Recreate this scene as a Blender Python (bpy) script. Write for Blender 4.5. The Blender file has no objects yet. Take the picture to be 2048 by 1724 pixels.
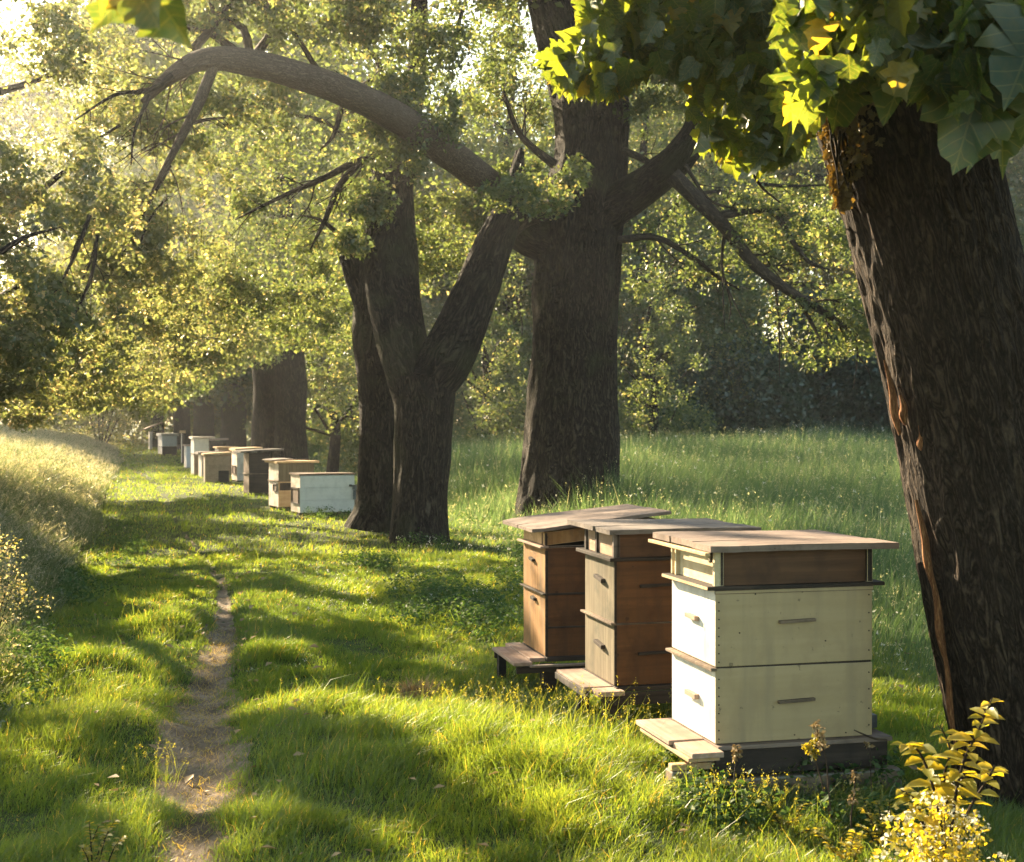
import bpy, bmesh, math, random
import numpy as np
from mathutils import Vector, Matrix, Euler
random.seed(7); RNG = np.random.default_rng(11)
S = bpy.context.scene; COL = S.collection
H, F, CX, HY = 1.35, 2800.0, 1024.0, 840.0     # eye height, focal length in photo pixels, centre column, horizon row

def P(px, py, Y):                    # photo pixel at depth Y -> point
    return np.array([(px-CX)/F*Y, Y, H-(py-HY)/F*Y])
def G(px, py):                       # photo pixel on flat ground
    Y = H*F/(py-HY); return np.array([(px-CX)/F*Y, Y])

# ------------------------------------------------------------------ noise
def _h(ix, iy, iz, s):
    n = (ix.astype(np.int64)*374761393 + iy.astype(np.int64)*668265263 + iz.astype(np.int64)*2147483647 + s*1274126177) & 0xffffffff
    n = ((n ^ (n >> 13))*1274126177) & 0xffffffff
    n = (n ^ (n >> 16)) & 0xffffffff
    n = (n*2246822519) & 0xffffffff
    return ((n ^ (n >> 15)) & 0xffffff)/float(0xffffff)
def vnoise(p, s=0):                  # p (N,3) -> -1..1
    i = np.floor(p); f = p-i; f = f*f*(3-2*f); i = i.astype(np.int64); o = 0
    for a in (0, 1):
        wx = f[:, 0] if a else 1-f[:, 0]
        for b in (0, 1):
            wy = f[:, 1] if b else 1-f[:, 1]
            for c in (0, 1):
                wz = f[:, 2] if c else 1-f[:, 2]
                o = o + wx*wy*wz*_h(i[:, 0]+a, i[:, 1]+b, i[:, 2]+c, s)
    return o*2-1
def fbm(p, s=0, oct=3):
    v = 0; a = 1; t = 0
    for k in range(oct):
        v = v+a*vnoise(p*2**k, s+k*17); t += a; a *= .5
    return v/t
def n2(x, y, sc, s=0, oct=2):
    return fbm(np.stack([x*sc, y*sc, np.zeros_like(x)+.37*s], 1), s, oct)

# ------------------------------------------------------------------ sun
AZ = math.radians(-36.0); EL = math.radians(24.0)
SUN = np.array([math.sin(AZ)*math.cos(EL), math.cos(AZ)*math.cos(EL), math.sin(EL)])
UA = np.array([math.cos(AZ), -math.sin(AZ), 0.0]); UB = np.cross(SUN, UA); UB /= np.linalg.norm(UB)

# ------------------------------------------------------------------ ground
PATH = [(4.0, -.93), (4.28, -.98), (4.97, -1.11), (6.2, -1.38), (7.4, -1.6), (8.4, -1.75), (10.5, -2.15), (12.2, -2.56), (14.5, -3.24), (17.2, -4.08), (22.2, -5.46), (27, -6.8), (34, -9.0), (45, -12.6), (60, -17)]
PW = [(4.0, .12), (4.6, .10), (5.3, .14), (5.9, .155), (6.6, .13), (7.4, .11), (8.4, .085), (9.2, .07), (10.5, .05), (12.2, .03), (14.5, .02), (17.2, .02), (22, .06), (60, .1)]
def pathx(y): return np.interp(y, [p[0] for p in PATH], [p[1] for p in PATH])
def pathw(y): return np.interp(y, [p[0] for p in PW], [p[1] for p in PW])
BANK = [(3.0, -1.75), (4.6, -1.9), (6.75, -2.5), (9.2, -3.2), (12.2, -3.95), (16, -4.95), (23.6, -7.0), (40, -11.4), (70, -20)]
def bankx(y): return np.interp(y, [p[0] for p in BANK], [p[1] for p in BANK])
MOUND = [(340, 1262, .26, .10), (560, 1322, .26, .07), (560, 1500, .25, .07), (180, 1345, .35, .10), (250, 1480, .3, .10), (700, 1560, .35, .05), (480, 1690, .3, .06),
         (380, 1640, .2, .04), (1120, 1560, .4, .05), (880, 1490, .4, .06), (620, 1440, .3, .06), (1250, 1650, .3, .05)]
def gz(x, y):
    x = np.asarray(x, float); y = np.asarray(y, float); sh = x.shape; x = x.ravel(); y = y.ravel()
    near = np.clip(1-(y-18)/25, .15, 1)
    z = .024*n2(x, y, .9, 3)*near + .012*n2(x, y, 3.1, 5)*near + .12*n2(x, y, .07, 8)*np.clip((y-12)/20, 0, 1)
    d = np.abs(x-pathx(y))/(pathw(y)*1.5)
    z = z - .05*np.exp(-d**2)
    for px, py, r, h in MOUND:
        c = G(px, py); z = z + h*np.exp(-(((x-c[0])/r)**2+((y-c[1])/(r*1.1))**2))
    b = bankx(y)-x
    z = z + .22*np.clip(b/1.2, 0, 1)**1.0
    z = z + np.clip((x-1)/14, 0, 1)*np.clip((y-9)/14, 0, 1)*.12
    return z.reshape(sh)

# ------------------------------------------------------------------ mesh helpers
def raw_mesh(name, v, tris, attrs=None, vecs=None, mat=None, smooth=False, quads=False):
    k = 4 if quads else 3
    me = bpy.data.meshes.new(name)
    v = np.ascontiguousarray(v, np.float32); tris = np.ascontiguousarray(tris, np.int32)
    me.vertices.add(len(v)); me.vertices.foreach_set('co', v.ravel())
    me.loops.add(tris.size); me.polygons.add(len(tris))
    me.polygons.foreach_set('loop_start', np.arange(0, tris.size, k, dtype=np.int32))
    me.loops.foreach_set('vertex_index', tris.ravel())
    for an, av in (attrs or {}).items():
        a = me.attributes.new(an, 'FLOAT', 'POINT'); a.data.foreach_set('value', np.ascontiguousarray(av, np.float32))
    for an, av in (vecs or {}).items():
        a = me.attributes.new(an, 'FLOAT_VECTOR', 'POINT'); a.data.foreach_set('vector', np.ascontiguousarray(av, np.float32).ravel())
    me.update(calc_edges=True)
    if smooth: me.polygons.foreach_set('use_smooth', np.ones(len(tris), bool))
    if mat: me.materials.append(mat)
    return me
def link(name, me, parent=None, loc=None):
    o = bpy.data.objects.new(name, me); COL.objects.link(o)
    if loc is not None: o.location = loc
    if parent: o.parent = parent
    return o
def thing(name, label, cat, loc=(0, 0, 0), rot=(0, 0, 0), group=None):
    o = bpy.data.objects.new(name, None); COL.objects.link(o); o.empty_display_size = .1
    o.location = loc; o.rotation_euler = rot; o['label'] = label; o['category'] = cat
    if group: o['group'] = group
    return o
def tag(o, label, cat, group=None, kind=None):
    o['label'] = label; o['category'] = cat
    if group: o['group'] = group
    if kind: o['kind'] = kind
    return o
class Off:                                    # subtract a root location from world geometry so parts sit on their Empty
    pass

# ------------------------------------------------------------------ materials
def newmat(name):
    m = bpy.data.materials.new(name); m.use_nodes = True; nt = m.node_tree; nt.nodes.clear()
    return m, nt, lambda t, **k: _n(nt, t, **k)
def _n(nt, t, **k):
    n = nt.nodes.new(t)
    for a, b in k.items(): setattr(n, a, b)
    return n
def ramp(nt, fac, stops):
    r = nt.nodes.new('ShaderNodeValToRGB'); e = r.color_ramp.elements
    while len(e) < len(stops): e.new(.5)
    for i, (p, c) in enumerate(stops): e[i].position = p; e[i].color = (*c, 1)
    nt.links.new(fac, r.inputs[0]); return r.outputs[0]
def mixc(nt, fac, a, b, mode='MIX'):
    m = nt.nodes.new('ShaderNodeMix'); m.data_type = 'RGBA'; m.blend_type = mode
    for i, s in ((0, fac), (6, a), (7, b)):
        if isinstance(s, (int, float)): m.inputs[i].default_value = s
        elif isinstance(s, tuple): m.inputs[i].default_value = (*s, 1)
        else: nt.links.new(s, m.inputs[i])
    return m.outputs[2]
def leaf_mat(name, stops, trans=.5, tint=(1.25, 1.15, .5), gloss=.06, rough=.45, vein=False):
    m, nt, n = newmat(name); L = nt.links.new
    at = n('ShaderNodeAttribute', attribute_name='rnd')
    c = ramp(nt, at.outputs['Fac'], stops)
    if vein:
        av = n('ShaderNodeAttribute', attribute_name='lv'); sp = n('ShaderNodeSeparateXYZ'); L(av.outputs['Vector'], sp.inputs[0])
        def mt(op, a, b=None, c_=None):
            q = n('ShaderNodeMath', operation=op)
            for i, v_ in enumerate((a, b, c_)):
                if v_ is None: continue
                if isinstance(v_, (int, float)): q.inputs[i].default_value = v_
                else: L(v_, q.inputs[i])
            return q.outputs[0]
        ax = mt('ABSOLUTE', sp.outputs[0]); mid = mt('LESS_THAN', ax, .012)
        w_ = mt('LESS_THAN', mt('ABSOLUTE', mt('SUBTRACT', mt('FRACT', mt('MULTIPLY', mt('MULTIPLY_ADD', ax, -.8, sp.outputs[1]), 6.5)), .5)), .05)
        nz = n('ShaderNodeTexNoise'); nz.inputs['Scale'].default_value = 9; L(av.outputs['Vector'], nz.inputs[0])
        c = mixc(nt, ramp(nt, nz.outputs[0], [(.35, (0, 0, 0)), (.7, (.5, .5, .5))]), c, (.10, .12, .04))
        c = mixc(nt, mt('MULTIPLY', mt('MAXIMUM', mid, w_), .45), c, (.16, .20, .09))
    d = n('ShaderNodeBsdfDiffuse'); L(c, d.inputs[0])
    t = n('ShaderNodeBsdfTranslucent'); L(mixc(nt, 1.0, c, tint, 'MULTIPLY'), t.inputs[0])
    mx = n('ShaderNodeMixShader'); mx.inputs[0].default_value = trans; L(d.outputs[0], mx.inputs[1]); L(t.outputs[0], mx.inputs[2])
    g = n('ShaderNodeBsdfGlossy'); g.inputs['Roughness'].default_value = rough; g.inputs[0].default_value = (.9, .9, .85, 1)
    m2 = n('ShaderNodeMixShader'); m2.inputs[0].default_value = gloss; L(mx.outputs[0], m2.inputs[1]); L(g.outputs[0], m2.inputs[2])
    o = n('ShaderNodeOutputMaterial'); L(m2.outputs[0], o.inputs[0]); return m
def princ(nt, n, col, rough=.8, bump=None, spec=.3):
    b = n('ShaderNodeBsdfPrincipled'); L = nt.links.new
    if isinstance(col, tuple): b.inputs['Base Color'].default_value = (*col, 1)
    else: L(col, b.inputs['Base Color'])
    b.inputs['Roughness'].default_value = rough; b.inputs['Specular IOR Level'].default_value = spec
    if bump is not None: L(bump, b.inputs['Normal'])
    o = n('ShaderNodeOutputMaterial'); L(b.outputs[0], o.inputs[0]); return b
def bark_mat(name, dark, light, scale=1.0, bumpd=.03, moss=None):
    m, nt, n = newmat(name); L = nt.links.new
    at = n('ShaderNodeAttribute', attribute_name='bk')
    mp = n('ShaderNodeMapping'); mp.inputs['Scale'].default_value = (15*scale, 15*scale, 3.4*scale); L(at.outputs['Vector'], mp.inputs[0])
    n1 = n('ShaderNodeTexNoise'); n1.inputs['Scale'].default_value = 1; n1.inputs['Detail'].default_value = 6; n1.inputs['Distortion'].default_value = 1.6; L(mp.outputs[0], n1.inputs[0])
    # ridged
    s = n('ShaderNodeMath', operation='SUBTRACT'); L(n1.outputs[0], s.inputs[0]); s.inputs[1].default_value = .5
    a = n('ShaderNodeMath', operation='ABSOLUTE'); L(s.outputs[0], a.inputs[0])
    k = n('ShaderNodeMath', operation='MULTIPLY'); k.use_clamp = True; L(a.outputs[0], k.inputs[0]); k.inputs[1].default_value = 6
    mp2 = n('ShaderNodeMapping'); mp2.inputs['Scale'].default_value = (50*scale, 50*scale, 26*scale); L(at.outputs['Vector'], mp2.inputs[0])
    n2_ = n('ShaderNodeTexNoise'); n2_.inputs['Detail'].default_value = 4; n2_.inputs['Scale'].default_value = 1; L(mp2.outputs[0], n2_.inputs[0])
    n3 = n('ShaderNodeTexNoise'); n3.inputs['Scale'].default_value = 1.7; n3.inputs['Detail'].default_value = 3; L(at.outputs['Vector'], n3.inputs[0])
    c = mixc(nt, k.outputs[0], dark, light)
    c = mixc(nt, .7, c, ramp(nt, n2_.outputs[0], [(.3, (.35, .35, .35)), (.7, (1.0, 1.0, 1.0))]), 'MULTIPLY')
    if moss: c = mixc(nt, ramp(nt, n3.outputs[0], [(.52, (0, 0, 0)), (.68, (.55, .55, .55))]), c, moss)
    ad = n('ShaderNodeMath', operation='MULTIPLY_ADD'); L(n2_.outputs[0], ad.inputs[0]); ad.inputs[1].default_value = .35; L(k.outputs[0], ad.inputs[2])
    b = n('ShaderNodeBump'); b.inputs['Strength'].default_value = .9; b.inputs['Distance'].default_value = bumpd; L(ad.outputs[0], b.inputs['Height'])
    princ(nt, n, c, .9, b.outputs[0], .15); return m
def wood_mat(name, c1, c2, stain, axis=0, gs=1.0, rough=.75, grainamt=.8, bumpd=.002, knots=None, speck=None, drips=None):
    """weathered timber: long grain along an object axis, blotchy staining"""
    m, nt, n = newmat(name); L = nt.links.new
    tc = n('ShaderNodeTexCoord'); sc = [38*gs]*3; sc[axis] = 1.6*gs
    mp = n('ShaderNodeMapping'); mp.inputs['Scale'].default_value = sc; L(tc.outputs['Object'], mp.inputs[0])
    g = n('ShaderNodeTexNoise'); g.inputs['Scale'].default_value = 1; g.inputs['Detail'].default_value = 7; g.inputs['Roughness'].default_value = .65; g.inputs['Distortion'].default_value = .6; L(mp.outputs[0], g.inputs[0])
    st = n('ShaderNodeTexNoise'); st.inputs['Scale'].default_value = 7; st.inputs['Detail'].default_value = 5; st.inputs['Roughness'].default_value = .6; L(tc.outputs['Object'], st.inputs[0])
    c = mixc(nt, ramp(nt, g.outputs[0], [(.5-.2*grainamt, (0, 0, 0)), (.5+.2*grainamt, (1, 1, 1))]), c1, c2)
    c = mixc(nt, ramp(nt, st.outputs[0], [(.48, (0, 0, 0)), (.66, (.8, .8, .8))]), c, stain)
    if drips:                                          # rain streaks and grime running down the boards
        md = n('ShaderNodeMapping'); md.inputs['Scale'].default_value = (16, 16, 1.3); L(tc.outputs['Object'], md.inputs[0])
        dn = n('ShaderNodeTexNoise'); dn.inputs['Scale'].default_value = 1; dn.inputs['Detail'].default_value = 5; dn.inputs['Roughness'].default_value = .6; L(md.outputs[0], dn.inputs[0])
        c = mixc(nt, ramp(nt, dn.outputs[0], [(.50, (0, 0, 0)), (.72, (.75, .75, .75))]), c, drips)
        sc_ = n('ShaderNodeTexNoise'); sc_.inputs['Scale'].default_value = 26; sc_.inputs['Detail'].default_value = 6; sc_.inputs['Roughness'].default_value = .7; L(tc.outputs['Object'], sc_.inputs[0])
        c = mixc(nt, ramp(nt, sc_.outputs[0], [(.63, (0, 0, 0)), (.65, (.8, .8, .8))]), c, tuple(v*.55 for v in drips))
    if speck:
        v = n('ShaderNodeTexNoise'); v.inputs['Scale'].default_value = 95; v.inputs['Detail'].default_value = 2; L(tc.outputs['Object'], v.inputs[0])
        c = mixc(nt, ramp(nt, v.outputs[0], [(.70, (0, 0, 0)), (.76, (.8, .8, .8))]), c, speck)
    b = n('ShaderNodeBump'); b.inputs['Distance'].default_value = bumpd; b.inputs['Strength'].default_value = .8; L(g.outputs[0], b.inputs['Height'])
    princ(nt, n, c, rough, b.outputs[0], .25); return m

M = {}
M['leaf_far'] = leaf_mat('linden_leaf', [(0, (.04, .07, .026)), (.5, (.07, .105, .038)), (.85, (.115, .145, .055)), (1, (.27, .25, .13))], .58, (2.8, 2.35, 1.35))
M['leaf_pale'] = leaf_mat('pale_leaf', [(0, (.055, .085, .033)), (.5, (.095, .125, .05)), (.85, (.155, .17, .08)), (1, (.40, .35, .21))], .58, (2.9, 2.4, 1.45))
M['leaf_shaded'] = leaf_mat('shaded_leaf', [(0, (.018, .045, .026)), (.6, (.03, .065, .034)), (1, (.05, .09, .04))], .35, (1.2, 1.2, .6))  # thicket shade put into the leaf colour, darker than the other leaves
M['leaf_big'] = leaf_mat('broad_leaf', [(0, (.025, .065, .03)), (.5, (.045, .10, .03)), (.85, (.09, .14, .03)), (1, (.20, .18, .04))], .6, (3.8, 2.6, .55), .05, .4, True)
M['leaf_yellow'] = leaf_mat('yellow_leaf', [(0, (.16, .18, .03)), (.6, (.26, .25, .04)), (1, (.38, .33, .08))], .55, (2.6, 2.0, .45))
M['leaf_ivy'] = leaf_mat('dry_ivy', [(0, (.09, .06, .02)), (.6, (.17, .11, .03)), (1, (.26, .19, .05))], .3, (1.3, 1.1, .5))
M['grass'] = leaf_mat('grass_blade', [(0, (.042, .10, .03)), (.35, (.07, .14, .038)), (.75, (.125, .19, .048)), (.93, (.21, .22, .06)), (1, (.28, .255, .11))], .6, (3.5, 2.4, .65), .05, .4)
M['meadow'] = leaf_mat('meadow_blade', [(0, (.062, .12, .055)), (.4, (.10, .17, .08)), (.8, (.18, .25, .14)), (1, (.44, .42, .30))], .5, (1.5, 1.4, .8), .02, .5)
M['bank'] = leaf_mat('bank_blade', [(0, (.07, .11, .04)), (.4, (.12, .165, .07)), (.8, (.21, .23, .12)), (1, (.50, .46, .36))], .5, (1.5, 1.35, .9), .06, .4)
M['weed'] = leaf_mat('weed_leaf', [(0, (.035, .075, .025)), (.5, (.055, .11, .035)), (1, (.12, .17, .07))], .45, (1.6, 1.5, .6), .015, .5)
M['petal'] = leaf_mat('pale_petal', [(0, (.6, .56, .42)), (1, (.8, .78, .7))], .35, (1, 1, .9), .03)
M['dry'] = leaf_mat('dry_stalk', [(0, (.20, .13, .06)), (1, (.40, .29, .15))], .2, (1, 1, .8), .03)
M['bark'] = bark_mat('furrowed_bark', (.008, .0065, .0055), (.095, .075, .056), 1.25, .05, (.05, .055, .025))
M['bark_near'] = bark_mat('deep_furrowed_bark', (.018, .013, .01), (.10, .072, .05), 2.4, .014)
M['twig'] = bark_mat('twig_bark', (.03, .023, .018), (.12, .09, .065), 1.5, .006)
M['limb'] = bark_mat('limb_bark', (.10, .07, .052), (.20, .15, .11), 2.4, .006)

def ground_mat():
    m, nt, n = newmat('grassy_soil'); L = nt.links.new
    tc = n('ShaderNodeTexCoord')
    a = n('ShaderNodeTexNoise'); a.inputs['Scale'].default_value = 1.3; a.inputs['Detail'].default_value = 8; L(tc.outputs['Object'], a.inputs[0])
    b = n('ShaderNodeTexNoise'); b.inputs['Scale'].default_value = 45; b.inputs['Detail'].default_value = 6; L(tc.outputs['Object'], b.inputs[0])
    c = mixc(nt, a.outputs[0], (.035, .06, .018), (.06, .085, .025))
    c = mixc(nt, ramp(nt, b.outputs[0], [(.45, (0, 0, 0)), (.7, (1, 1, 1))]), c, (.09, .08, .04))
    bp = n('ShaderNodeBump'); bp.inputs['Distance'].default_value = .02; L(b.outputs[0], bp.inputs['Height'])
    princ(nt, n, c, .95, bp.outputs[0], .1); return m
def dirt_mat():
    m, nt, n = newmat('trodden_earth'); L = nt.links.new
    tc = n('ShaderNodeTexCoord')
    a = n('ShaderNodeTexNoise'); a.inputs['Scale'].default_value = 3.5; a.inputs['Detail'].default_value = 8; L(tc.outputs['Object'], a.inputs[0])
    mp = n('ShaderNodeMapping'); mp.inputs['Scale'].default_value = (70, 22, 40); L(tc.outputs['Object'], mp.inputs[0])
    b = n('ShaderNodeTexNoise'); b.inputs['Scale'].default_value = 1; b.inputs['Detail'].default_value = 8; b.inputs['Roughness'].default_value = .7; L(mp.outputs[0], b.inputs[0])
    c = mixc(nt, ramp(nt, a.outputs[0], [(.35, (0, 0, 0)), (.65, (1, 1, 1))]), (.15, .115, .08), (.38, .30, .215))
    c = mixc(nt, .8, c, ramp(nt, b.outputs[0], [(.35, (.4, .38, .34)), (.6, (1, 1, 1))]), 'MULTIPLY')
    bp = n('ShaderNodeBump'); bp.inputs['Distance'].default_value = .02; bp.inputs['Strength'].default_value = 1; L(b.outputs[0], bp.inputs['Height'])
    princ(nt, n, c, .95, bp.outputs[0], .1); return m
M['sunlit_torn'] = bark_mat('sunlit_torn_wood', (.18, .07, .03), (.46, .23, .10), 2.5, .006)  # orange tone painted for the leaning trunk's sunlit left edge
M['ground'] = ground_mat(); M['dirt'] = dirt_mat()
GR = (.20, .165, .14)
M['roof_grey'] = wood_mat('weathered_grey_boards', (.14, .115, .10), (.24, .20, .17), (.09, .075, .065), 0, 1, .8, speck=(.05, .04, .03))
M['roof_pink'] = wood_mat('weathered_pinkish_board', (.17, .125, .10), (.28, .21, .17), (.10, .075, .06), 0, 1, .8, speck=(.06, .045, .04))
M['board'] = wood_mat('pinkish_bare_board', (.33, .22, .16), (.47, .34, .26), (.24, .17, .13), 1, 1, .8)
M['board_end'] = wood_mat('board_underside', (.12, .085, .065), (.2, .15, .12), (.07, .05, .04), 1, 1, .85)
M['dark'] = wood_mat('dark_stained_timber', (.030, .022, .018), (.065, .048, .038), (.02, .018, .016), 0, 1, .75)
M['batten'] = wood_mat('weathered_batten', (.14, .10, .07), (.27, .20, .14), (.07, .05, .04), 0, 1, .8)
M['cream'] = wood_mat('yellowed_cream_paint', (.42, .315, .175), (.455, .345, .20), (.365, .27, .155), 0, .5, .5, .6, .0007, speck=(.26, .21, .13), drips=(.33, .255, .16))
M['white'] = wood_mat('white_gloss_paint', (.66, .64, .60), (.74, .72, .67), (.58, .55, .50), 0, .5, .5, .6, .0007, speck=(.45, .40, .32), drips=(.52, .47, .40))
M['cream_panel'] = wood_mat('bare_cream_panel', (.56, .45, .27), (.68, .57, .38), (.42, .30, .16), 1, .7, .7)
M['brown_panel'] = wood_mat('brown_stained_panel', (.085, .042, .022), (.15, .075, .038), (.06, .03, .017), 0, .8, .6)
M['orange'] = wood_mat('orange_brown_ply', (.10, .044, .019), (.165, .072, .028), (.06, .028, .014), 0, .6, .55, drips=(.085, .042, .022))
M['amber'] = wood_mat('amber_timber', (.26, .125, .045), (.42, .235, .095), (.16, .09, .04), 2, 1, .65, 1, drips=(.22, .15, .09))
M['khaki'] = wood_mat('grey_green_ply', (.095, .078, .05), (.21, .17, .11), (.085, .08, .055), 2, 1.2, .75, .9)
M['tan'] = wood_mat('tan_slatted_panel', (.36, .23, .15), (.50, .34, .23), (.28, .18, .12), 1, .9, .7)
M['pine'] = wood_mat('pale_pine', (.50, .32, .16), (.66, .46, .26), (.42, .25, .12), 0, .8, .65)
M['offwhite'] = wood_mat('peeling_off_white_paint', (.60, .52, .44), (.72, .64, .56), (.42, .33, .26), 0, .7, .7, speck=(.25, .18, .13))
M['bluewhite'] = wood_mat('cool_white_paint', (.78, .74, .70), (.84, .81, .77), (.66, .63, .60), 0, .6, .6)
M['umber'] = wood_mat('umber_boards', (.10, .065, .045), (.17, .11, .075), (.06, .04, .03), 2, 1, .7)
M['concrete'] = wood_mat('grey_concrete', (.24, .21, .18), (.33, .30, .26), (.16, .15, .13), 0, .2, .95)
M['metal'] = wood_mat('dark_galvanised_tin', (.10, .11, .12), (.2, .21, .22), (.06, .06, .07), 0, .5, .5)

# ------------------------------------------------------------------ lit lanes: where the photo shows direct sun, no leaf hangs on the way to the sun
CELL = .07; GRID = 2048; LIT = np.full((GRID, GRID), 1e9)
def sunuv(p):
    return p@UA, p@UB
def uvcell(p):
    u, v = sunuv(p); return np.clip(((u/CELL)+GRID/2).astype(int), 0, GRID-1), np.clip(((v/CELL)+GRID/2-60).astype(int), 0, GRID-1)
def mark(p, r=1, off=.0):
    p = np.atleast_2d(p); iu, iv = uvcell(p); dp = p@SUN+off
    for a in range(-r, r+1):
        for b in range(-r, r+1):
            np.minimum.at(LIT, (np.clip(iu+a, 0, GRID-1), np.clip(iv+b, 0, GRID-1)), dp)
def inpoly(x, y, poly):
    c = np.zeros(len(x), bool); j = len(poly)-1
    for i in range(len(poly)):
        xi, yi = poly[i]; xj, yj = poly[j]
        c ^= ((yi > y) != (yj > y)) & (x < (xj-xi)*(y-yi)/(yj-yi+1e-9)+xi); j = i
    return c
def markpoly(poly, step=5, r=0, zoff=.08):
    xs = [p[0] for p in poly]; ys = [p[1] for p in poly]
    gx, gy = np.meshgrid(np.arange(min(xs), max(xs), step), np.arange(min(ys), max(ys), step)); gx = gx.ravel(); gy = gy.ravel()
    k = inpoly(gx, gy, poly); gx = gx[k]; gy = gy[k]
    g = np.array([G(a, b) for a, b in zip(gx, gy)])
    nz = n2(g[:, 0], g[:, 1], 1.6, 91, 2); g = g[nz > -.35]
    mark(np.c_[g, np.full(len(g), zoff)], r)
LITPOLY = [
    [(440, 1600), (560, 1590), (760, 1640), (960, 1730), (1000, 1900), (380, 1900), (420, 1724)],
    [(640, 1390), (900, 1405), (1120, 1470), (1320, 1540), (1560, 1590), (1800, 1600), (2000, 1900), (1330, 1900), (1120, 1690), (860, 1530), (700, 1460)],
    [(90, 1395), (190, 1405), (330, 1500), (345, 1570), (240, 1540), (140, 1470)],
    [(200, 1560), (330, 1640), (400, 1900), (330, 1900), (260, 1700)],
    [(350, 1500), (470, 1500), (475, 1565), (360, 1565)],
    [(230, 1240), (330, 1215), (430, 1290), (380, 1330), (250, 1300)],
    [(470, 1285), (560, 1280), (650, 1320), (640, 1345), (500, 1335)],
    [(120, 1300), (230, 1310), (330, 1360), (300, 1385), (150, 1345)],
    [(420, 1400), (620, 1420), (700, 1465), (560, 1470)],
    [(235, 940), (420, 950), (410, 990), (300, 985)],
    [(240, 905), (330, 905), (330, 930), (240, 930)],
]
for q in LITPOLY: markpoly(q)
def markline(a, b, w, n=60, r=1, prob=1.0):
    for t in np.linspace(0, 1, n):
        if random.random() < prob:
            p = np.array(a)*(1-t)+np.array(b)*t
            mark(p+np.array([random.uniform(-w, w), random.uniform(-w, w), random.uniform(-w, w)]), r)

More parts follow.
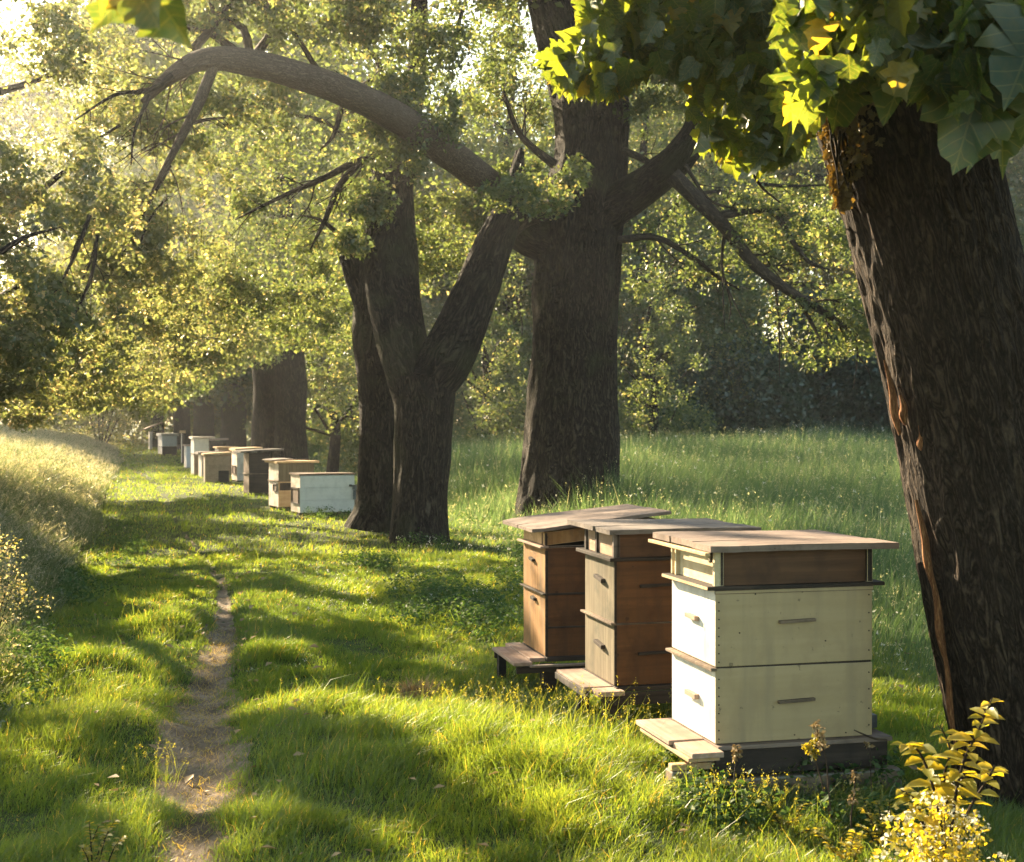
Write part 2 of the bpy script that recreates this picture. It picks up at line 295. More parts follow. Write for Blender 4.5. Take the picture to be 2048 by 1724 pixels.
# ------------------------------------------------------------------ tubes (trunks, limbs, twigs)
def catmull(pts, n):
    pts = np.array(pts, float); P_ = np.vstack([2*pts[0]-pts[1], pts, 2*pts[-1]-pts[-2]]); out = []
    for i in range(1, len(P_)-2):
        t = np.linspace(0, 1, n, endpoint=False)[:, None]
        a, b, c, d = P_[i-1], P_[i], P_[i+1], P_[i+2]
        out.append(.5*((2*b)+(-a+c)*t+(2*a-5*b+4*c-d)*t*t+(-a+3*b-3*c+d)*t**3))
    out.append(pts[-1][None]); return np.vstack(out)
class Tube:
    def __init__(s): s.v = []; s.f = []; s.bk = []; s.n = 0
    def add(s, pts, rad, seg=12, n=6, rough=.0, ridge=0.0, seed=0, rfreq=9, flare=None):
        k = np.hstack([np.array(pts, float), np.array(rad, float)[:, None]])
        c = catmull(k, n); r = np.abs(c[:, 3]); c = c[:, :3]
        T = np.gradient(c, axis=0); T /= np.linalg.norm(T, axis=1)[:, None]+1e-9
        up = np.array([0, 1., 0]) if abs(T[0][1]) < .9 else np.array([1., 0, 0])
        Ns = []; nrm = np.cross(T[0], up); nrm /= np.linalg.norm(nrm)
        for t in T:
            nrm = nrm-t*(nrm@t); nrm /= np.linalg.norm(nrm)+1e-9; Ns.append(nrm)
        Ns = np.array(Ns); B = np.cross(T, Ns)
        L = np.concatenate([[0], np.cumsum(np.linalg.norm(np.diff(c, axis=0), axis=1))])
        th = np.linspace(0, 2*np.pi, seg, endpoint=False)
        ct, st = np.cos(th)[None, :, None], np.sin(th)[None, :, None]
        R = np.repeat(r[:, None], seg, 1)
        r0 = max(r.mean(), .02)
        co = np.stack([np.cos(th)[None, :]*r0+np.zeros_like(R), np.sin(th)[None, :]*r0+np.zeros_like(R), L[:, None]+np.zeros_like(R)], -1)+seed*3.1
        fl = co.reshape(-1, 3)
        if flare:                                    # (height over which the foot spreads, amount)
            e = np.exp(-L/flare[0])[:, None]*flare[1]
            R = R*(1+e*(.6+.8*(.5+.5*vnoise(fl*np.array([4/(r0*3), 4/(r0*3), .4]), seed+5).reshape(R.shape))))
        if rough: R = R*(1+rough*fbm(fl*np.array([1.6/r0*.5, 1.6/r0*.5, 1.1]), seed, 3).reshape(R.shape))
        if ridge:
            q = fl*np.array([rfreq, rfreq, rfreq*.19]); w = fbm(fl*np.array([2, 2, .9]), seed+9, 2)[:, None]*np.array([.9, .9, 0]); q = q+w
            rn = 1-2.4*np.abs(fbm(q, seed+3, 2)); R = R+ridge*np.clip(rn, -.8, 1).reshape(R.shape)
        v = c[:, None, :]+R[..., None]*(Ns[:, None, :]*ct+B[:, None, :]*st)
        m = len(c); i = np.arange(m-1)[:, None]*seg; j = np.arange(seg)[None, :]; j2 = (j+1) % seg
        f = np.stack([i+j, i+j2, i+seg+j2, i+seg+j], -1).reshape(-1, 4)
        vv = v.reshape(-1, 3); s.v.append(vv); s.f.append(f+s.n); s.bk.append(fl); s.n += len(vv); return s
    def merge(s, k):                             # the last k+1 pieces become one (a bough and the twigs that fork from it)
        n0 = s.f[-k-1].min(); s.v[-k-1:] = [np.vstack(s.v[-k-1:])]; s.f[-k-1:] = [np.vstack(s.f[-k-1:])]; s.bk[-k-1:] = [np.vstack(s.bk[-k-1:])]
    def sprigs(s, pts, rad, n, L, dn=-.15):
        c = catmull(np.array(pts, float), 8); m = len(c); T = np.gradient(c, axis=0); k = 0
        for j in range(n):
            i = int(m*(.25+.72*(j+RNG.random())/n)); i = min(i, m-1); d = T[i]/(np.linalg.norm(T[i])+1e-9); sd = RNG.normal(size=3); sd[1] *= .5; sd[2] += dn; sd -= d*(sd@d); sd /= np.linalg.norm(sd)
            l = L*(.5+RNG.random())*(1.1-.6*i/m); v = d*.75+sd*.8; a = c[i]; b = a+v*l*.4+RNG.normal(size=3)*l*.06; e = b+(v+RNG.normal(size=3)*.35+np.array([0, 0, dn]))*l*.5; r0 = max(rad[0]*.32*(1-.6*i/m), .006)
            s.add([a, b, e], [r0, r0*.6, r0*.2], 5, 4, 0, 0, j); k += 1
            for q in range(2): f = b+(v+RNG.normal(size=3)*.7)*l*.35; s.add([b, (b+f)/2+RNG.normal(size=3)*l*.04, f], [r0*.5, r0*.35, r0*.12], 4, 3, 0, 0, j); k += 1
        s.merge(k)
    def build(s, name, mat, parent=None, root=(0, 0, 0)):
        v = np.vstack(s.v)-np.array(root); me = raw_mesh(name, v, np.vstack(s.f), None, {'bk': np.vstack(s.bk)}, mat, True, True)
        return link(name, me, parent)
def each(tb, name, mat, parent, root):
    for v, f, b in zip(tb.v, tb.f, tb.bk):
        link(name, raw_mesh(name, v-np.array(root), f-f.min(), None, {'bk': b}, mat, True, True), parent)
def pl(pts, Y, dy=None):             # pixel polyline at depth(s)
    if np.isscalar(Y): Y = [Y]*len(pts)
    return [P(a, b, y) for (a, b), y in zip(pts, Y)]

# ------------------------------------------------------------------ leaves
def rand_dirs(n, rng=RNG):
    d = rng.normal(size=(n, 3)); return d/np.linalg.norm(d, axis=1)[:, None]
def leaf_cloud(cent, rad, per, size, flat=.75, droop=.35, rng=RNG, up=.5, cull=True, aspect=.62):
    """many leaves round each puff centre; returns verts, tris, rnd"""
    n = len(cent)*per
    C = np.repeat(cent, per, 0); R = np.repeat(rad, per)
    d = rand_dirs(n, rng); r = rng.random(n)**.45
    p = C+d*(R*r)[:, None]*np.array([1, 1, flat])
    p[:, 2] -= droop*R*(rng.random(n)**2)
    if cull:
        iu, iv = uvcell(p); k = ~(((LITG if cull == 'g' else LIT)[iu, iv] < p@SUN) & (rng.random(n) < .97)); p = p[k]; R = R[k]; d = d[k]; C = C[k]; n = len(p)
    prn = np.clip(.5+.25*rng.normal(size=n)+.12*vnoise(C*1.7, 5)[:n], 0, 1)
    nr = rand_dirs(n, rng)*.9+d*.35+np.array([0, 0, up]); nr /= np.linalg.norm(nr, axis=1)[:, None]
    ax = rand_dirs(n, rng)+np.array([0, 0, -.35]); ax -= nr*np.sum(ax*nr, 1)[:, None]; ax /= np.linalg.norm(ax, axis=1)[:, None]+1e-9
    sd = np.cross(nr, ax); s = size*(.45+1.1*rng.random(n)**1.3)
    a = p; b = p+ax*(s*.45)[:, None]+sd*(s*aspect*.5)[:, None]+nr*(s*.12)[:, None]
    c = p+ax*s[:, None]; e = p+ax*(s*.45)[:, None]-sd*(s*aspect*.5)[:, None]+nr*(s*.12)[:, None]
    v = np.stack([a, b, c, e], 1).reshape(-1, 3); i = np.arange(n)*4
    t = np.stack([i, i+1, i+2, i, i+2, i+3], 1).reshape(-1, 3)
    return v, t, np.repeat(prn, 4)
def masses(ms, rng=RNG, gate=-.1, gsc=.9, maxn=None):
    """ms: (px,py,Y,rx,ry in pixels, rY metres, puffs) -> puff centres in the ellipsoids, noise-gated so gaps stay open"""
    out = []
    for px, py, Y, rx, ry, rY, n in ms:
        c = P(px, py, Y); k = 0; acc = []
        while k < n:
            d = rand_dirs(n*2, rng)*(rng.random(n*2)**.4)[:, None]
            q = c+d*np.array([rx/F*Y, rY, ry/F*Y])
            q = q[fbm(q*gsc, 31, 2) > gate]; acc.append(q); k += len(q)
            if len(acc) > 30: break
        out.append(np.vstack(acc)[:n])
    return np.vstack(out)
def build_crown(name, parts, mat, parent, root, extra=None):
    V = []; T = []; R = []; k = 0
    for v, t, r in parts:
        V.append(v); T.append(t+k); R.append(r); k += len(v)
    me = raw_mesh(name, np.vstack(V)-np.array(root), np.vstack(T), {'rnd': np.concatenate(R)}, None, mat)
    return link(name, me, parent)
# ================================================================== TREES
def leaf_set(ms, per, size, prad, world=False, gate=-.1, gsc=.9, cull=True, **k):
    c = masses_w(ms, gate, gsc) if world else masses(ms, RNG, gate, gsc)
    r = prad*(.7+.6*RNG.random(len(c)))
    return leaf_cloud(c, r, per, size, cull=cull, **k)
def masses_w(ms, gate=-.1, gsc=.9):
    out = []
    for x, y, z, rx, ry, rz, n in ms:
        acc = []; k = 0
        while k < n and len(acc) < 30:
            d = rand_dirs(n*2)*(RNG.random(n*2)**.4)[:, None]
            q = np.array([x, y, z])+d*np.array([rx, ry, rz]); q = q[q[:, 2] > .15]; q = q[fbm(q*gsc, 31, 2) > gate]; acc.append(q); k += len(q)
        out.append(np.vstack(acc)[:n])
    return np.vstack(out)
def more(ms, k, f=.6): return [(a, b, c, d, e, g*f, int(n*k)) for a, b, c, d, e, g, n in ms]
def twigs(tb, start, ends, r0, bend=.15, seg=5, n=3):
    for e in ends:
        s = np.array(start, float); e = np.array(e, float); d = e-s; L = np.linalg.norm(d)
        m1 = s+d*.35+RNG.normal(size=3)*L*bend*.6+np.array([0, 0, L*.06]); m2 = s+d*.7+RNG.normal(size=3)*L*bend*.6
        tb.add([s, m1, m2, e], [r0, r0*.75, r0*.5, r0*.15], seg, n, 0, 0, int(RNG.integers(99)))

MS_BROAD = [(1360, 120, 18, 200, 160, 1.5, 420), (1500, 470, 18, 240, 120, 1.0, 300), (1650, 640, 17.5, 130, 90, .8, 170), (1290, 470, 19.5, 90, 120, 1, 140), (1620, 380, 19, 150, 120, 1, 170),
          (900, 120, 17.6, 110, 170, 1, 230), (1040, 130, 19.3, 120, 180, .8, 200), (890, 395, 16.6, 75, 70, .5, 130), (1040, 370, 16.8, 110, 45, .4, 110), (990, 250, 18.6, 110, 120, .8, 150), (980, 420, 16.6, 60, 60, .4, 60), (1130, 350, 17.0, 45, 30, .2, 34), (960, 60, 16.6, 90, 100, .6, 120), (900, 130, 20.5, 130, 160, .8, 170), (1045, 80, 20, 90, 130, .8, 110), (1000, -20, 21, 150, 90, .8, 120),
          (560, 30, 15.6, 260, 90, 1.2, 430), (500, 230, 16.6, 250, 110, .9, 330), (740, 90, 17.0, 180, 120, 1.2, 280), (700, 320, 17.8, 170, 90, .8, 170)]
MS_FORK = [(640, 440, 17.2, 180, 120, 1.0, 330), (560, 560, 18, 150, 110, 1, 240), (760, 330, 17.6, 110, 110, .8, 150), (640, 620, 19.5, 100, 90, .8, 120), (700, 480, 15.3, 30, 20, .2, 14), (870, 480, 18, 80, 110, .8, 130), (600, 250, 18.5, 190, 140, 1, 260), (800, 250, 15.5, 120, 110, .4, 260), (820, 60, 15.6, 120, 110, .5, 200), (740, 400, 15.4, 60, 45, .2, 40), (1045, 390, 15.2, 100, 40, .6, 24)]
MS_DROOP = [(90, 160, 15, 190, 190, 1.6, 520), (110, 420, 14.2, 190, 170, 1.3, 560), (90, 640, 13.6, 170, 120, 1.2, 430), (300, 480, 16.5, 160, 150, 1.4, 400), (330, 650, 18, 160, 100, 1.4, 340), (120, 745, 16.0, 190, 75, 1.5, 380),
          (300, 755, 20.0, 60, 70, .8, 110), (420, 640, 20, 110, 90, 1.2, 190), (400, 330, 17.5, 170, 120, 1.2, 300), (240, 60, 17.5, 200, 150, 1.4, 320), (30, 800, 17, 90, 50, 1.2, 120), (-20, 120, 16.5, 130, 200, 1.2, 260), (60, 100, 20, 170, 170, 1.0, 300), (20, 60, 23, 200, 170, 1.0, 260), (250, 250, 21, 320, 240, 1.0, 420), (200, 560, 22, 260, 200, 1.0, 420), (200, 200, 19, 230, 200, 1.2, 330), (30, 330, 17.5, 150, 150, 1.2, 200)]
MS_PAIR = [(520, 560, 30, 170, 150, 2, 380), (420, 650, 29, 150, 110, 2, 330), (330, 730, 28.5, 110, 70, 2, 230), (640, 640, 32, 90, 130, 1.5, 190), (580, 350, 31, 200, 150, 2, 260)]
# ---- near leaning tree (right edge)
def near_tree():
    Yt = 5.0; root = (1.93, Yt, 0)
    t = thing('leaning_tree', 'huge leaning dark trunk with deeply furrowed bark at the right edge, broad leaves above', 'tree', root)
    cs = [(2112, 1640), (2092, 1540), (2075, 1450), (2042, 1300), (2010, 1150), (1982, 1000), (1952, 850), (1925, 720), (1894, 600), (1852, 430), (1822, 320), (1780, 150), (1738, -60), (1700, -350), (1690, -800), (1720, -1500)]
    ws = [190, 170, 164, 160, 158, 157, 156, 155, 154, 156, 160, 165, 160, 140, 110, 60]
    tb = Tube(); tb.add([P(a, b, Yt) for a, b in cs], [w/F*Yt for w in ws], 460, 30, .03, .012, 3, 27, (.12, .22))
    tb.build('trunk', M['bark_near'], t, root)
    # ragged torn bark down the left edge, orange colour standing in for sunlight
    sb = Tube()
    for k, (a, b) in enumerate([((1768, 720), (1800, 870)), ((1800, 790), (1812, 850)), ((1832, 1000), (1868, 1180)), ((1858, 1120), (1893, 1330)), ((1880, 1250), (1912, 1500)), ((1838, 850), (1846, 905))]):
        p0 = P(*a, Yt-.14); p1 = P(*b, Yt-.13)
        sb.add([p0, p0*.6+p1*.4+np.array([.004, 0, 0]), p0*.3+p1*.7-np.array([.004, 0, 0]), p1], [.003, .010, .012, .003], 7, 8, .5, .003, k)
    each(sb, 'sunlit_torn_bark', M['sunlit_torn'], t, root)
    br = Tube()
    br.add([P(1740, -60, 5), P(1640, -160, 4.8), P(1450, -120, 4.7), P(1300, 20, 4.7), P(1200, 120, 4.8)], [.1, .07, .045, .025, .008], 14, 8, .06, .004, 5)
    br.add([P(1560, -100, 4.75), P(1500, 100, 4.6), P(1505, 270, 4.5), P(1520, 345, 4.5)], [.03, .016, .008, .004], 8, 6, .05, 0, 6)
    br.add([P(1740, -150, 5), P(1500, -700, 4.2), P(900, -900, 3.2), P(420, -330, 2.2), P(330, -60, 2.0)], [.12, .09, .05, .02, .006], 12, 8, .05, .003, 7)
    br.add([P(1760, -150, 5), P(1900, -300, 4.3), P(1950, -60, 3.8), P(1880, 60, 3.6)], [.10, .06, .025, .008], 12, 8, .05, .003, 8)
    br.add([P(1950, -60, 3.8), P(2060, 60, 3.6), P(2120, 200, 3.5)], [.03, .015, .005], 8, 6, .05, 0, 9)
    br.add([P(1480, 300, 4.6), P(1520, 370, 5.0), P(1560, 405, 5.4)], [.006, .005, .003], 6, 5, 0, 0, 12)
    for e in [(-3, 0, 5), (-1.5, -4, 5.4), (2, -4, 5.6), (5, -1, 5.4), (6, 3, 5.6)]: br.add([(1.3, 5, 3.6), (1.3*.5+e[0]*.5, 2.5+e[1]*.5, 4.9), e], [.1, .06, .015], 10, 8, .05, 0, 4)
    each(br, 'branch', M['twig'], t, root)
    # broad toothed leaves, hanging tips down
    out = [(0, 0), (.10, .02), (.22, -.03), (.40, .05), (.50, .18), (.38, .24), (.50, .36), (.46, .52), (.30, .50), (.30, .66), (.18, .78), (.08, .84), (0, 1.0)]
    tpl = out+[(-a, b) for a, b in out[-2:0:-1]]; tpl = np.array(tpl); NT = len(tpl)
    def big(P0, tip, nrm, size):
        n = len(P0); tip = tip/np.linalg.norm(tip, axis=1)[:, None]
        nrm = nrm-tip*np.sum(nrm*tip, 1)[:, None]; nrm /= np.linalg.norm(nrm, axis=1)[:, None]; sd = np.cross(tip, nrm)
        jit = 1+.22*RNG.normal(size=(n, NT))
        x = tpl[None, :, 0]*jit*(.72+.3*RNG.random((n, 1))); y = np.repeat(tpl[None, :, 1], n, 0)*(1+.05*RNG.normal(size=(n, NT)))
        fold = (.15+.35*RNG.random((n, 1))); z = fold*np.abs(x)-.30*RNG.random((n, 1))*y**2+.03*RNG.normal(size=(n, NT))
        s = size[:, None]
        v = P0[:, None]+(x*s)[..., None]*sd[:, None]+(y*s)[..., None]*tip[:, None]+(z*s)[..., None]*nrm[:, None]
        mid = P0[:, None]+(.42*s)[..., None]*tip[:, None]-(.05*s)[..., None]*nrm[:, None]
        v = np.concatenate([v, mid], 1); i = np.arange(n)[:, None]*(NT+1); j = np.arange(NT)[None]
        t_ = np.stack([i+j, i+(j+1) % NT, i+NT+0*j], -1).reshape(-1, 3)
        rn = np.clip(.45+.28*RNG.normal(size=n), 0, 1)
        lv = np.concatenate([np.repeat(np.c_[tpl, np.zeros(NT)][None], n, 0), np.repeat(np.array([[[0, .42, 0]]]), n, 0)], 1).reshape(-1, 3); VEIN.append(lv)
        return v.reshape(-1, 3), t_, np.repeat(rn, NT+1)
    VEIN = []
    def scatter(poly, n, y0, y1, s0, s1, step=6):
        xs = [p[0] for p in poly]; ys = [p[1] for p in poly]; a = []; 
        while len(a) < n:
            x = random.uniform(min(xs), max(xs)); y = random.uniform(min(ys), max(ys))
            if inpoly(np.array([x]), np.array([y]), poly)[0]: a.append(P(x, y, random.uniform(y0, y1)))
        a = np.array(a); tip = np.c_[RNG.normal(size=n)*.55, RNG.normal(size=n)*.4, -.8-.5*RNG.random(n)]
        nr = np.c_[RNG.normal(size=n)*.6, -.7+.6*RNG.normal(size=n), .5+.4*RNG.random(n)]
        sz = s0+(s1-s0)*RNG.random(n); a = a-tip/np.linalg.norm(tip, axis=1)[:, None]*sz[:, None]*.6
        return big(a, tip, nr, sz)
    def overhead_shade(n):                                   # unseen leaves added over and behind the viewer to block sky light
        a = np.c_[RNG.uniform(-4.5, 7, n), RNG.uniform(-6, 4.6, n), RNG.uniform(0, 1, n)]; a[:, 2] = 3.4+.12*np.abs(a[:, 0])+a[:, 2]*2.2+np.maximum(a[:, 1]-2, 0)*.35
        return big(a, np.c_[RNG.normal(size=n)*.5, RNG.normal(size=n)*.5, -.5-.5*RNG.random(n)], np.c_[RNG.normal(size=(n, 2))*.5, np.ones(n)], RNG.uniform(.16, .30, n))
    L = [(1092, 128), (1150, 80), (1190, -60), (1610, -80), (1615, 300), (1560, 335), (1480, 345), (1400, 300), (1375, 190), (1330, 140), (1275, 120), (1250, 190), (1170, 205), (1095, 170)]
    R = [(1570, -120), (2150, -120), (2150, 230), (2030, 250), (1940, 270), (1890, 200), (1780, 170), (1690, 180), (1640, 230), (1590, 290), (1570, 200)]
    parts = [scatter(L, 820, 4.3, 4.9, .06, .115), scatter([(1100, 110), (1260, 60), (1360, 100), (1300, 130), (1250, 195), (1110, 180)], 260, 4.4, 5.0, .06, .10), scatter(R, 900, 3.3, 4.3, .075, .14),
             scatter([(1300, -1400), (2600, -1400), (2800, -150), (1250, -150)], 900, 3.4, 6.5, .12, .2), overhead_shade(3200), scatter([(2060, -100), (2600, -100), (2500, 250), (2060, 230)], 150, 3.4, 5.0, .12, .2),
             scatter([(175, -60), (440, -60), (430, 6), (330, 45), (210, 35)], 11, 1.7, 2.1, .07, .10), scatter([(-400, -900), (800, -1300), (900, -700), (100, -300), (-300, -200)], 60, 1.9, 3.5, .1, .14)]
    ex = [((1835, 70), (1765, 240), 3.5), ((1845, 80), (1862, 245), 3.5), ((1960, 170), (1905, 352), 3.45), ((1975, 190), (1950, 338), 3.5), ((2000, 180), (2015, 335), 3.6), ((1700, 90), (1660, 180), 3.7),
          ((1690, 150), (1665, 270), 3.8), ((2080, 40), (2010, 215), 3.3), ((2060, 90), (1990, 180), 3.35), ((1600, 180), (1570, 300), 3.9)]
    a = np.array([P(*e[0], e[2]) for e in ex]); b = np.array([P(*e[1], e[2]-.05) for e in ex]); sz = np.linalg.norm(b-a, axis=1)
    nr = np.c_[RNG.normal(size=len(ex))*.3, -np.ones(len(ex)), .35+.2*RNG.random(len(ex))]
    parts.append(big(a, b-a, nr, sz)); parts[-1] = (parts[-1][0], parts[-1][1], parts[-1][2]*.35)
    o = build_crown('crown', parts, M['leaf_big'], t, root); o.data.polygons.foreach_set('use_smooth', np.ones(len(o.data.polygons), bool)); a_ = o.data.attributes.new('lv', 'FLOAT_VECTOR', 'POINT'); a_.data.foreach_set('vector', np.ascontiguousarray(np.vstack(VEIN), np.float32).ravel())
    # dry climber clinging to the left side of the trunk
    iv = thing('climbing_ivy', 'patch of dry yellow-brown ivy leaves clinging high on the leaning trunk', 'ivy', tuple(P(1690, 330, 4.72)))
    n = 420; yy = RNG.uniform(200, 415, n); xx = 1632+(yy-200)*.20+np.abs(RNG.normal(size=n))*np.interp(yy, [200, 280, 415], [60, 45, 12])
    p = np.array([P(a, b, 4.76+max(0, .10-(a-1640-(b-200)*.2)*.0018)+random.uniform(-.02, .02)) for a, b in zip(xx, yy)])
    tip = np.c_[RNG.normal(size=n)*.6, -.4+.3*RNG.normal(size=n), -.8+.4*RNG.normal(size=n)]; nr = np.c_[-.5+.5*RNG.normal(size=n), -1+.4*RNG.normal(size=n), .3*RNG.normal(size=n)]
    v, tt, r = big(p, tip, nr, RNG.uniform(.018, .04, n))
    build_crown('foliage', [(v, tt, r)], M['leaf_ivy'], iv, tuple(iv.location))
    st = Tube()
    for k in range(6):
        q = [P(1650+k*9+random.uniform(-6, 6)+j*6, 210+j*42, 4.79) for j in range(5)]; st.add(q, [.006, .005, .005, .004, .002], 5, 4, .2, 0, k)
    each(st, 'stem', M['twig'], iv, tuple(iv.location))
near_tree()
markpoly([(0, 0)]*3) if False else None
for a, b in [((1750, 700), (1800, 900)), ((1800, 900), (1860, 1200)), ((1860, 1200), (1915, 1500)), ((1640, 260), (1690, 400))]:
    markline(P(*a, 4.9), P(*b, 4.9), .03, 80, 1)
for k in range(900):                                 # sun on the outer leaves of that crown
    markline(P(random.uniform(1090, 1500), random.uniform(-60, 330), 4.6), P(random.uniform(1090, 1500), random.uniform(-60, 330), 4.6), .02, 1, 1) if k % 3 == 0 else None

for k in range(2600):                                # sun on the outer leaves of the near crown
    mark(P(random.uniform(1085, 1480), random.uniform(-60, 340), random.uniform(4.2, 5.0)), 1)
HIVES = [  # corner (near-left foot of the boxes) X, Y
    (.714, 4.91), (.443, 6.05), (.167, 6.97)]
for hi, (hx, hy) in enumerate(HIVES):
    for k in range(170):
        a = random.random()*.43; z = random.uniform(.2, .92)
        if hi == 0: ok = vnoise(np.array([[a*6+z*4, z*1.2, 3.]]), 4)[0] > .02 or z > .76
        elif hi == 1: ok = vnoise(np.array([[a*8+z*5, z*1.6, 9.]]), 4)[0] > .35
        else: ok = vnoise(np.array([[a*6+z*5, z*1.5, 1.]]), 4)[0] > -.1
        if ok: mark(np.array([hx-.24*a, hy+.97*a, z]), 1)
    if hi == 0: markline((.60, 4.80, .2), (.45, 5.3, .2), .04, 40); markline((.68, 4.8, .91), (.56, 5.3, .91), .04, 40)
for px, py, Y in [(590, 985, 19), (585, 960, 19), (548, 965, 21), (548, 990, 21), (492, 945, 24), (465, 925, 27), (402, 940, 29), (380, 915, 31), (545, 940, 21), (470, 900, 27)]:
    for k in range(30): mark(P(px+random.uniform(-8, 8), py+random.uniform(-20, 20), Y), 2)
for k in range(500): mark(P(random.uniform(1760, 2030), random.uniform(1390, 1850), random.uniform(3.6, 3.85)), 1)
for k in range(900):                                 # bush and grass on the left bank
    mark(P(random.uniform(-160, 90), random.uniform(1080, 1420), random.uniform(6.2, 9)), 1)

for cp, bo, Y, L, W, h, an in [(600, 1033, 19.6, .8, .46, .62, 25), (557, 1021, 20.9, .6, .6, .76, 25), (498, 990, 24.6, .5, .45, .8, 24), (474, 966, 29, .5, .5, .7, 24), (410, 971, 28.6, .5, .45, .66, 16), (388, 957, 32.5, .4, .45, 1.0, 22), (403, 958, 31, .4, .4, .6, 22), (324, 910, 52, .56, .62, .8, 28), (299, 900, 60, .4, .5, .85, 20)]:
    a_ = math.radians(an); x0 = (cp-CX)/F*Y; z0 = H-(bo-HY)/F*Y
    for k in range(160):
        if k % 2: u, w, z = -.03, random.random()*W, random.uniform(.05, h)
        else: u, w, z = random.uniform(-.1, L), random.uniform(-.05, W), h
        mark((x0+u*math.cos(a_)-w*math.sin(a_), Y+u*math.sin(a_)+w*math.cos(a_), z0+z), 1)
LITG = LIT.copy()
MS_BACK = [(968, 640, 36, 95, 200, 1.5, 330), (1300, 690, 35, 105, 170, 1.5, 330), (662, 770, 32, 70, 95, 1.2, 190)]
for q in MS_BROAD+MS_FORK+MS_DROOP+MS_PAIR+MS_BACK:                  # where boughs catch the sun
    c = P(*q[:3]); Y = q[2]; n = q[6]*2; d = rand_dirs(n); d[:, 1] = -np.abs(d[:, 1])*.35; p = c+d*np.array([q[3]/F*Y, q[5], q[4]/F*Y])*(RNG.random(n)**.4)[:, None]
    g = fbm(p*2.6, 47, 2); p = p[g > -.28]
    if len(p): mark(p, 3, .16)
